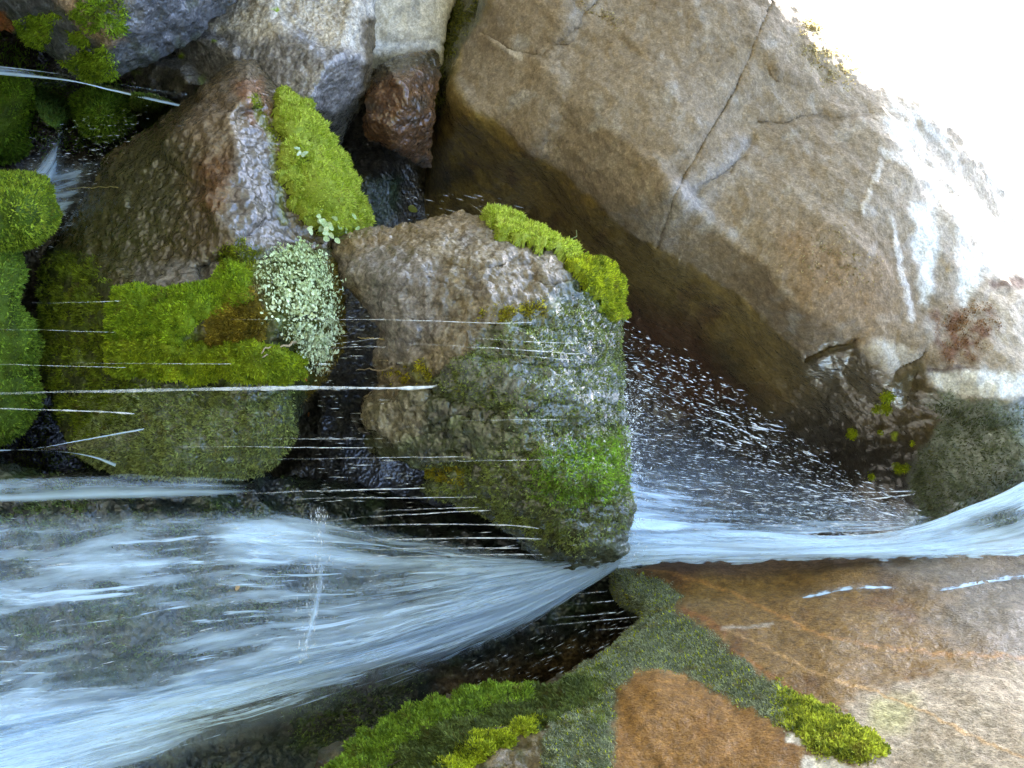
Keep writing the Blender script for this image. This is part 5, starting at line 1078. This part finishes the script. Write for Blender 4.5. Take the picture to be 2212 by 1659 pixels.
THREADS = [
    ([(944, 832), (900, 838), (640, 838), (300, 843), (60, 848), (-120, 850)], 17, 'thickest white thread of water, falling from the middle boulder across the mossy pyramid boulder', [3.5, 3.46, 3.44, 3.44, 3.44, 3.44]),
    ([(1240, 742), (1150, 738), (1010, 730)], 3, 'short water thread on the middle boulder, uppermost of three on its green side', 3.42),
    ([(1262, 760), (1240, 764), (1100, 754), (880, 742)], 3.4, 'water thread on the middle boulder, middle one of three on its green side', 3.40),
    ([(1256, 778), (1200, 775), (1060, 763)], 3, 'short water thread on the middle boulder, lowest of three on its green side', 3.40),
    ([(1150, 696), (1060, 698), (900, 692), (735, 690), (500, 690)], 2.6, 'fine water thread across the bare brown face of the middle boulder', 3.46),
    ([(800, 948), (700, 948), (560, 947)], 3, 'water thread from the lower tip of the middle boulder, first of a close pair', 3.55),
    ([(805, 967), (700, 967), (520, 965), (380, 965)], 4, 'water thread from the lower tip of the middle boulder, second of a close pair', 3.55),
    ([(1010, 987), (860, 988), (663, 991), (560, 995)], 2.4, 'long fine water thread skimming under the middle boulder tip', 3.44),
    ([(1178, 993), (1050, 995), (880, 996)], 2.2, 'fine water thread over the bright green moss of the middle boulder', 3.36),
    ([(1225, 907), (1100, 907), (975, 909)], 2.0, 'fine straight water thread along the middle of the green rock face', 3.36),
    ([(918, 1054), (860, 1056), (663, 1061), (500, 1068)], 5, 'bright water thread dropping from the yellow moss corner under the middle boulder', 3.5),
    ([(1030, 1074), (900, 1075), (720, 1076), (600, 1080)], 4, 'second bright water thread under the middle boulder, beside the yellow moss corner', 3.5),
    ([(1035, 1096), (900, 1100), (800, 1106)], 3, 'thin water thread from the dark green shelf above the fan', 3.5),
    ([(1062, 1102), (900, 1110), (760, 1120), (660, 1130)], 4.5, 'slanting water thread from the dark green shelf above the fan', 3.5),
    ([(1165, 1142), (1120, 1136), (1040, 1133), (880, 1133), (690, 1139)], 6, 'thick arching water thread from the green lower corner of the middle boulder', 3.5),
    ([(1170, 1164), (1040, 1162), (850, 1166), (664, 1170)], 6, 'thick straight water thread just under the arching one', 3.52),
    ([(1120, 1184), (950, 1184), (780, 1188), (700, 1194)], 5, 'water thread skimming the top of the white fan, shorter one', 3.54),
    ([(1170, 1198), (1050, 1198), (900, 1202), (720, 1208)], 5, 'water thread skimming the top of the white fan, longer one', 3.56),
    ([(290, 894), (230, 890), (120, 886), (0, 883), (-120, 882)], 6, 'bright water thread dropping from the wet green bulge of the pyramid boulder', 3.46),
    ([(272, 794), (150, 791), (0, 787), (-120, 785)], 2.6, 'fine long water thread from the mossy pyramid boulder to the picture edge', 3.5),
    ([(500, 786), (400, 786), (270, 785), (150, 784)], 2.0, 'very fine water thread crossing the yellow-green moss of the pyramid boulder', 3.42),
    ([(1978, 1061), (1880, 1063), (1750, 1066), (1640, 1072)], 4.5, 'bright water thread from the grey-green algae, upper of two in the photo', 3.98),
    ([(1975, 1068), (1880, 1078), (1760, 1088), (1600, 1095)], 5.5, 'bright water thread from the grey-green algae, lower of two in the photo', 3.96),
    ([(1390, 1331), (1330, 1337), (1220, 1348), (1150, 1355)], 3.4, 'water thread leaving the tip of the moss band beside the orange slab', 3.7),
    ([(1330, 1323), (1280, 1328), (1190, 1336)], 3.4, 'water thread beside the moss band, nearer the fan than the one from its tip', 3.72),
    ([(1326, 1298), (1280, 1302), (1220, 1308)], 2.6, 'short water thread at the dark gap beside the fan', 3.74),
    ([(1312, 1277), (1270, 1281), (1225, 1287)], 2.4, 'shortest water thread close under the point where the stream meets the fan', 3.76),
    ([(1375, 1352), (1330, 1358), (1280, 1361)], 3, 'broken short water thread low on the moss band edge', 3.66),
    ([(262, 650), (200, 652), (60, 655)], 1.8, 'faint water thread over the dark ragged moss, beside the bright moss bank', 3.55),
    ([(250, 718), (180, 716), (60, 712), (-60, 711)], 1.8, 'faint water thread beneath the bright moss bank of the pyramid boulder', 3.5),
    ([(820, 730), (730, 742), (690, 745)], 2.2, 'short water thread over the black gap, higher of two', 3.62),
    ([(838, 750), (760, 749), (680, 757)], 2.2, 'short water thread over the black gap, lower of two', 3.6),
]
for i, (pts, w, lab, d0) in enumerate(THREADS):
    thread(pts, w, lab, d0, seed=i)

# ---- spray: many drops caught in the air, too many to count
def drops(name, n, sampler, size, stretch, seed):
    r_ = np.random.default_rng(seed)
    u, v, d, du, dv = sampler(r_, n)
    P = unproj(u, v, d); P2 = unproj(u + du, v + dv, d)
    ax = P2 - P; ax /= np.linalg.norm(ax, axis=1)[:, None] + 1e-12
    rad = size * np.exp(r_.normal(size=n) * 0.65 - 0.1); ln = rad * stretch * (0.5 + r_.random(n))
    a = np.cross(ax, [0.2, 0.9, 0.3]); a /= np.linalg.norm(a, axis=1)[:, None]; b = np.cross(ax, a)
    R_ = rad[:, None]
    vs = np.stack([P + ax * ln[:, None], P + a * R_, P + b * R_, P - a * R_, P - b * R_, P - ax * ln[:, None]], 1).reshape(-1, 3)
    t = np.array([[0, 1, 2], [0, 2, 3], [0, 3, 4], [0, 4, 1], [5, 2, 1], [5, 3, 2], [5, 4, 3], [5, 1, 4]])
    tris = (np.arange(n)[:, None, None] * 6 + t[None]).reshape(-1, 3)
    o = mesh_from(name, vs, None, tris, {'foam': np.repeat(0.35 + 0.65 * r_.random(n), 6)}, M['drop_water'])
    tag(o, kind='stuff'); return o
def samp_curtain(r_, n):
    s = r_.random(n); t = r_.random(n) ** 0.8
    u = 1350 + 640 * s ** 1.25; lo = np.interp(u, [1350, 1500, 1640, 1740, 1850, 1990], [720, 800, 890, 965, 1045, 1100])
    v = lo + (1170 - lo) * t + 22 * r_.normal(size=n) * (1 - t)
    return u, v, 3.75 + 0.35 * r_.random(n), -np.ones(n), -0.3 * (1 - t) + 0.12 * r_.normal(size=n)
drops('water_spray', 8000, samp_curtain, 0.00048, 9, 1)
def samp_edge(r_, n):
    v = 820 + 390 * r_.random(n); return 1345 + np.abs(r_.normal(size=n)) * 28 + (v > 1000) * 5, v, 3.65 + 0.15 * r_.random(n), r_.normal(size=n), r_.normal(size=n)
drops('water_spray', 3000, samp_edge, 0.0007, 2, 2)
def samp_big(r_, n):
    u = 1340 + 330 * r_.random(n); v = np.interp(u, [1340, 1450, 1550, 1700], [690, 760, 810, 930]) + 150 * r_.random(n); return u, v, 3.7 + 0.3 * r_.random(n), np.ones(n), 0.35 + 0.1 * r_.normal(size=n)
drops('water_spray', 320, samp_big, 0.0012, 4, 3)
def samp_fan(r_, n):
    u = 1350 - 1350 * r_.random(n) ** 0.8; f = (1350 - u) / 1350
    a = 1160 - 50 * f; b = 1220 + 480 * f
    v = a + (b - a) * r_.random(n); return u, v, 3.62 - 0.3 * f + 0.05 * r_.normal(size=n), -np.ones(n), 0.05 + 0.35 * (v - a) / (b - a) + 0.03 * r_.normal(size=n)
drops('water_spray', 900, samp_fan, 0.0004, 14, 4)
def samp_low(r_, n):
    u = 1000 + 380 * r_.random(n); v = 1290 + (1400 - u) * 0.35 + 120 * r_.random(n); return u, v, 3.7 + 0.1 * r_.random(n), -np.ones(n), 0.45 + 0.05 * r_.normal(size=n)
drops('water_spray', 320, samp_low, 0.00045, 12, 5)
def samp_cav(r_, n):
    u = 680 + 230 * r_.random(n); v = 620 + 480 * r_.random(n); return u, v, 3.6 + 0.3 * r_.random(n), -np.ones(n), 0.02 * r_.normal(size=n)
drops('water_spray', 420, samp_cav, 0.0006, 14, 6)
def samp_left(r_, n):
    u = 60 + 260 * r_.random(n); v = 250 + 270 * r_.random(n) - (u - 200) * 0.2; return u, v, 4.2 + 0.2 * r_.random(n), -np.ones(n), 0.1 * r_.normal(size=n)
drops('water_spray', 1300, samp_left, 0.0005, 7, 7)
def samp_jet(r_, n):
    t = r_.random(n); u = 690 - 40 * t ** 2 + r_.normal(size=n) * (7 + 8 * np.sin(t * 3)); v = 1095 + 340 * t; return u, v, 3.45 + 0.03 * r_.normal(size=n), 0.15 * r_.normal(size=n), np.ones(n)
drops('water_spray', 1100, samp_jet, 0.0005, 4, 8)
def samp_top(r_, n):
    u = 880 + 260 * r_.random(n); v = 390 + 100 * r_.random(n) + (u - 900) * 0.2; return u, v, 4.3 + 0.3 * r_.random(n), -np.ones(n), -0.25 + 0.05 * r_.normal(size=n)
drops('water_spray', 90, samp_top, 0.0007, 14, 9)
# ------------------------------------------------------------------ small plants, leaves and twigs
def leaf_disc(c, n, along, L, W, cup=0.15, k=8):
    """a single cupped leaf blade: fan of faces"""
    n = n / np.linalg.norm(n); al = along - n * np.dot(along, n); al /= np.linalg.norm(al) + 1e-9; sd = np.cross(n, al)
    ang = np.arange(k) / k * 2 * math.pi
    r = [c + al * L * 0.5 * (1 + math.cos(a)) + sd * W * 0.5 * math.sin(a) * (1 - 0.25 * math.cos(a)) + n * cup * W * abs(math.sin(a)) for a in ang]
    v = np.array([c + al * L * 0.5 - n * cup * W * 0.3] + r); t = [[0, 1 + i, 1 + (i + 1) % k] for i in range(k)]
    return v, t
def leaves_mesh(name, specs, parent, mat, c1, c2, seed=0):
    r_ = np.random.default_rng(seed); parts = []
    for c, n, al, L, W in specs:
        v, t = leaf_disc(c, n, al, L, W); f = r_.random(); parts.append((v, None, np.array(t), np.tile(np.array(c1) * (1 - f) + np.array(c2) * f, (len(v), 1))))
    V_, _, T_, C_ = merge(parts)
    return mesh_from(name, V_, None, T_, {'col': np.clip(C_, 0, 1)}, mat, parent=parent)
def stems_mesh(name, lines, rad, parent, col, mat='leaf'):
    parts = []
    for l in lines:
        v, q, t = tube_np(l, np.linspace(rad, rad * 0.5, len(l)), 5); parts.append((v, q, t, np.tile(np.array(col, float), (len(v), 1))))
    V_, Q_, T_, C_ = merge(parts)
    return mesh_from(name, V_, Q_, T_, {'col': C_}, M[mat], parent=parent)
UPV = np.array([0, 0, 1.0]); CAMV = np.array([0, -1.0, 0])

# leafy pale plant bank on the pyramid boulder
BANK = [(560, 590), (580, 555), (620, 540), (655, 540), (690, 575), (708, 630), (712, 700), (702, 760), (680, 790), (650, 780), (630, 740), (600, 700), (570, 690), (556, 640)]
mask = poly_mask(pyr.u, pyr.v, BANK, 14, 24, 22)
bk = empty('creeping_plant', at(pyr, 650, 680)[0], 'dense pale green round-leaved plant mat on the corner of the pyramid boulder', 'plant')
r_ = np.random.default_rng(3); specs = []; stems = []
cand = np.where(mask > 0.4)[0]
wts = mask[cand] * (0.25 + 0.75 * sstep(570, 680, pyr.u[cand]))
for i in r_.choice(cand, 3600, p=wts / wts.sum()):
    p = pyr.P[i]; n = pyr.N[i]
    h = 0.008 + 0.03 * r_.random()
    dirn = n * 0.5 + UPV * 0.55 + 0.45 * r_.normal(size=3); dirn /= np.linalg.norm(dirn)
    tip = p + n * h + 0.006 * r_.normal(size=3)
    specs.append((tip, dirn, r_.normal(size=3), 0.006 + 0.008 * r_.random() ** 1.5, 0.005 + 0.006 * r_.random() ** 1.5))
    if r_.random() < 0.25: stems.append(np.array([p, (p + tip) / 2 + 0.003 * r_.normal(size=3), tip]))
leaves_mesh('foliage', specs, bk, M['leaf'], (0.44, 0.56, 0.27), (0.76, 0.83, 0.56), 3)  # leaf colour raised for the skylight on the up-facing mat
stems_mesh('stems', stems, 0.0009, bk, (0.16, 0.2, 0.06))
fuzzm = mask * sstep(-0.3, 0.2, fb2(pyr.u, pyr.v, 20, 3, 5))
V_, Q_, T_, C_ = blades(pyr.P, pyr.N, 4500, fuzzm, pyr.quads, 0.016, 0.003, (0.10, 0.11, 0.03), (0.38, 0.42, 0.16)); mesh_from('moss', V_, Q_, T_, {'col': C_}, M['moss'], parent=pyr.o)

# clover by the gap
def clump(label, name, cen, spread_u, spread_v, n, L, r, c1, c2, seed, hmin=0.01, hmax=0.04, W=None, cat='plant', lift=0.03):
    r_ = np.random.default_rng(seed); root, nn, d0 = at(r, *cen, lift=lift * 0.5)
    e = empty(name, root, label, cat); specs = []; stems = []
    for k in range(n):
        u, v = cen[0] + spread_u * r_.normal(), cen[1] + spread_v * r_.normal()
        p, n_, d = at(r, u, v, lift=lift + hmin + (hmax - hmin) * r_.random())
        dirn = n_ * 0.6 + CAMV * 0.4 + UPV * 0.3 + 0.35 * r_.normal(size=3)
        specs.append((p, dirn, r_.normal(size=3), L * (0.7 + 0.6 * r_.random()), (W or L * 0.9) * (0.7 + 0.6 * r_.random())))
        b, _, _ = at(r, u * 0.6 + cen[0] * 0.4, v * 0.6 + cen[1] * 0.4, lift=0.01)
        stems.append(np.array([b, (b + p) / 2 + 0.004 * r_.normal(size=3), p]))
    leaves_mesh('foliage', specs, e, M['leaf'], c1, c2, seed); stems_mesh('stems', stems, 0.0011, e, (0.14, 0.22, 0.05))
    return e
clump('pale green round-leaved clover clump at the foot of the bright moss, by the middle boulder', 'clover_plant', (702, 500), 17, 14, 34, 0.021, pyr, (0.40, 0.54, 0.24), (0.64, 0.74, 0.44), 11)
clump('small two-leaved seedling near the top of the bright moss cushion', 'seedling', (637, 352), 4, 3, 4, 0.018, pyr, (0.42, 0.55, 0.34), (0.56, 0.66, 0.44), 12, lift=0.05)
def narrow_plant(label, stem_px, leaves_px, r, lift, seed, col1, col2, width=0.010, name='seedling'):
    """upright plant: stem through picture-space waypoints on the rock, pointed leaves (base, tip)"""
    r_ = np.random.default_rng(seed); pts = [at(r, *p, lift=lift + 0.008 * i)[0] for i, p in enumerate(stem_px)]
    e = empty(name, pts[0], label, 'plant'); stems_mesh('stem', [np.array(pts)], 0.0016, e, (0.18, 0.28, 0.08)); specs = []
    dref = pts[-1][1] - CAMLOC[1]
    for (bu, bv, tu, tv) in leaves_px:
        b = unproj(bu, bv, dref + 0.004 * r_.normal()); t = unproj(tu, tv, dref - 0.01 + 0.012 * r_.normal())
        al = t - b; L = np.linalg.norm(al); specs.append((b, CAMV + UPV * 0.4 + 0.3 * r_.normal(size=3), al, L, width * (0.8 + 0.4 * r_.random())))
    leaves_mesh('leaf', specs, e, M['leaf'], col1, col2, seed); return e
narrow_plant('pale seedling with long pointed leaves lying across the bright moss', [(700, 480), (702, 460), (695, 435), (690, 415)],
             [(690, 418, 664, 376), (692, 420, 667, 402), (694, 414, 706, 382), (693, 418, 672, 418), (697, 440, 732, 460), (700, 442, 682, 440), (695, 425, 678, 428), (692, 410, 676, 392)], pyr, 0.06, 21, (0.36, 0.52, 0.26), (0.52, 0.66, 0.40), 0.014)
narrow_plant('little green seedling sprouting from the bright moss on the middle boulder', [(1218, 556), (1228, 546), (1238, 540)],
             [(1222, 548, 1218, 538), (1228, 546, 1240, 548), (1232, 542, 1246, 530), (1236, 540, 1264, 546), (1238, 540, 1256, 534), (1226, 550, 1234, 556)], midb, 0.05, 22, (0.26, 0.42, 0.12), (0.42, 0.58, 0.2), 0.008)
def grass(label, blades_px, r, col, seed, rad=0.0011, lift=0.04):
    r_ = np.random.default_rng(seed); e = empty('grass_tuft', at(r, *blades_px[0][0], lift=lift)[0], label, 'grass')
    for l in blades_px:
        dref = at(r, *l[0], lift=lift)[2] - lift; c = spline(l, 14)
        P = unproj(c[:, 0], c[:, 1], dref - 0.02 * np.linspace(0, 1, 14) * r_.random())
        v, q, t = tube_np(P, rad * (1 - 0.8 * np.linspace(0, 1, 14)), 4)
        mesh_from('blade', v, q, t, {'col': np.clip(np.tile(np.array(col) * (0.7 + 0.6 * r_.random()), (len(v), 1)), 0, 1)}, M['leaf'], parent=e)
grass('dry straw-coloured grass blades arching over the bright moss edge', [[(665, 338), (700, 352), (722, 362), (732, 385)], [(668, 345), (690, 370), (725, 395), (735, 400)], [(690, 365), (720, 380), (733, 398)], [(700, 360), (728, 370), (738, 390), (733, 408)], [(705, 352), (722, 345), (728, 372), (736, 392)], [(680, 372), (712, 398), (732, 402)], [(690, 380), (715, 402), (728, 418)], [(722, 345), (730, 362), (738, 380)]], pyr, (0.52, 0.45, 0.22), 31)
grass('two thin grass blades standing on the peak of the middle boulder', [[(1052, 476), (1040, 458), (1016, 440)], [(1054, 476), (1060, 462), (1068, 452)], [(1050, 475), (1046, 465), (1038, 455)]], midb, (0.5, 0.46, 0.28), 32)
grass('green grass blades at the edge of the pale leafy plant mat', [[(690, 740), (705, 755), (700, 790)], [(695, 735), (712, 752), (708, 775)], [(702, 660), (716, 655), (722, 648)], [(700, 668), (715, 668), (726, 664)], [(690, 760), (698, 780), (684, 800)]], pyr, (0.2, 0.36, 0.1), 33)
def stick(label, name, cat, pts, r, rad, col, lift=0.02, dfix=None, mat='bark'):
    c = spline(pts, 18); d = dfix if dfix else np.linspace(at(r, *pts[0])[2], at(r, *pts[-1])[2], 18) - lift
    P = unproj(c[:, 0], c[:, 1], d); P += 0.0015 * np.random.default_rng(int(pts[0][0])).normal(size=P.shape)
    v, q, t = tube_np(P, rad * (1 - 0.55 * np.linspace(0, 1, 18)), 6); o = mesh_from(name, v, q, t, {'col': np.tile(np.array(col, float), (len(v), 1))}, M['leaf']); return tag(o, label, cat)
stick('pale bent root lying on the yellow moss under the leafy mat', 'root', 'root', [(640, 738), (610, 748), (575, 752), (566, 764)], pyr, 0.004, (0.48, 0.38, 0.24), 0.05)
stick('short curled pale root end beside the bent root on the moss', 'root', 'root', [(590, 772), (578, 766), (566, 772)], pyr, 0.0025, (0.48, 0.38, 0.24), 0.05)
stick('knotty bare twig poking over the black gap, longest of three', 'twig', 'twig', [(850, 790), (820, 800), (795, 797), (768, 800)], midb, 0.003, (0.30, 0.24, 0.15), 0.03)
stick('yellowish bare twig poking over the black gap, between water threads', 'twig', 'twig', [(830, 733), (800, 731), (772, 729)], midb, 0.0026, (0.36, 0.29, 0.12), 0.03)
stick('shortest bare twig end at the dark edge of the middle boulder', 'twig', 'twig', [(838, 778), (828, 779), (817, 780)], midb, 0.0024, (0.34, 0.28, 0.18), 0.03)
stick('straw-thin pale stalk lying on the dark side of the pyramid boulder', 'twig', 'twig', [(255, 405), (215, 404), (145, 408)], pyr, 0.0016, (0.4, 0.36, 0.12), 0.02)
stick('dark thin twig lying along the green moss at the bottom of the photo', 'twig', 'twig', [(1110, 1568), (1020, 1585), (930, 1622), (830, 1655)], slab, 0.003, (0.07, 0.06, 0.05), 0.035)
def fallen(label, u, v, tu, tv, W, r, col, lift=0.015, cat='fallen leaf'):
    p, n, d = at(r, u, v, lift); t = unproj(tu, tv, d - lift * 0.9); b = unproj(u, v, d - lift * 0.9)
    vv, tt = leaf_disc(b, n * 0.7 + CAMV * 0.5, t - b, np.linalg.norm(t - b), W, 0.12, 10)
    v2 = np.vstack([vv, vv + np.array([0, 0.0006, 0])]); t2 = np.vstack([np.array(tt), np.array(tt)[:, ::-1] + len(vv)])
    o = mesh_from('fallen_leaf', v2, None, t2, {'col': np.tile(np.array(col, float), (len(v2), 1))}, M['leaf']); return tag(o, label, cat)
fallen('pale pinkish fallen leaf stuck on the wet green edge of the middle boulder', 1316, 918, 1327, 935, 0.014, midb, (0.75, 0.62, 0.48), 0.03)
fallen('orange fallen leaf at the foot of the pale leafy mat, upper of two', 655, 816, 665, 826, 0.010, pyr, (0.42, 0.12, 0.03), 0.03)
fallen('orange-brown fallen leaf on the dark wet stone under the water thread, lower of two', 667, 890, 667, 902, 0.008, wall, (0.36, 0.14, 0.03), 0.05)
fallen('brown fallen leaf lying on the bright moss beside the pointed-leaved seedling', 668, 434, 684, 438, 0.014, pyr, (0.42, 0.34, 0.22), 0.06)
fallen('yellow-green fallen leaf on the dark rock between the two boulders', 882, 446, 902, 456, 0.030, wall, (0.28, 0.30, 0.02), 0.05)
fallen('tiny tan fallen leaf riding on the streaming fan', 516, 1262, 510, 1276, 0.012, casc, (0.5, 0.36, 0.2), 0.20)
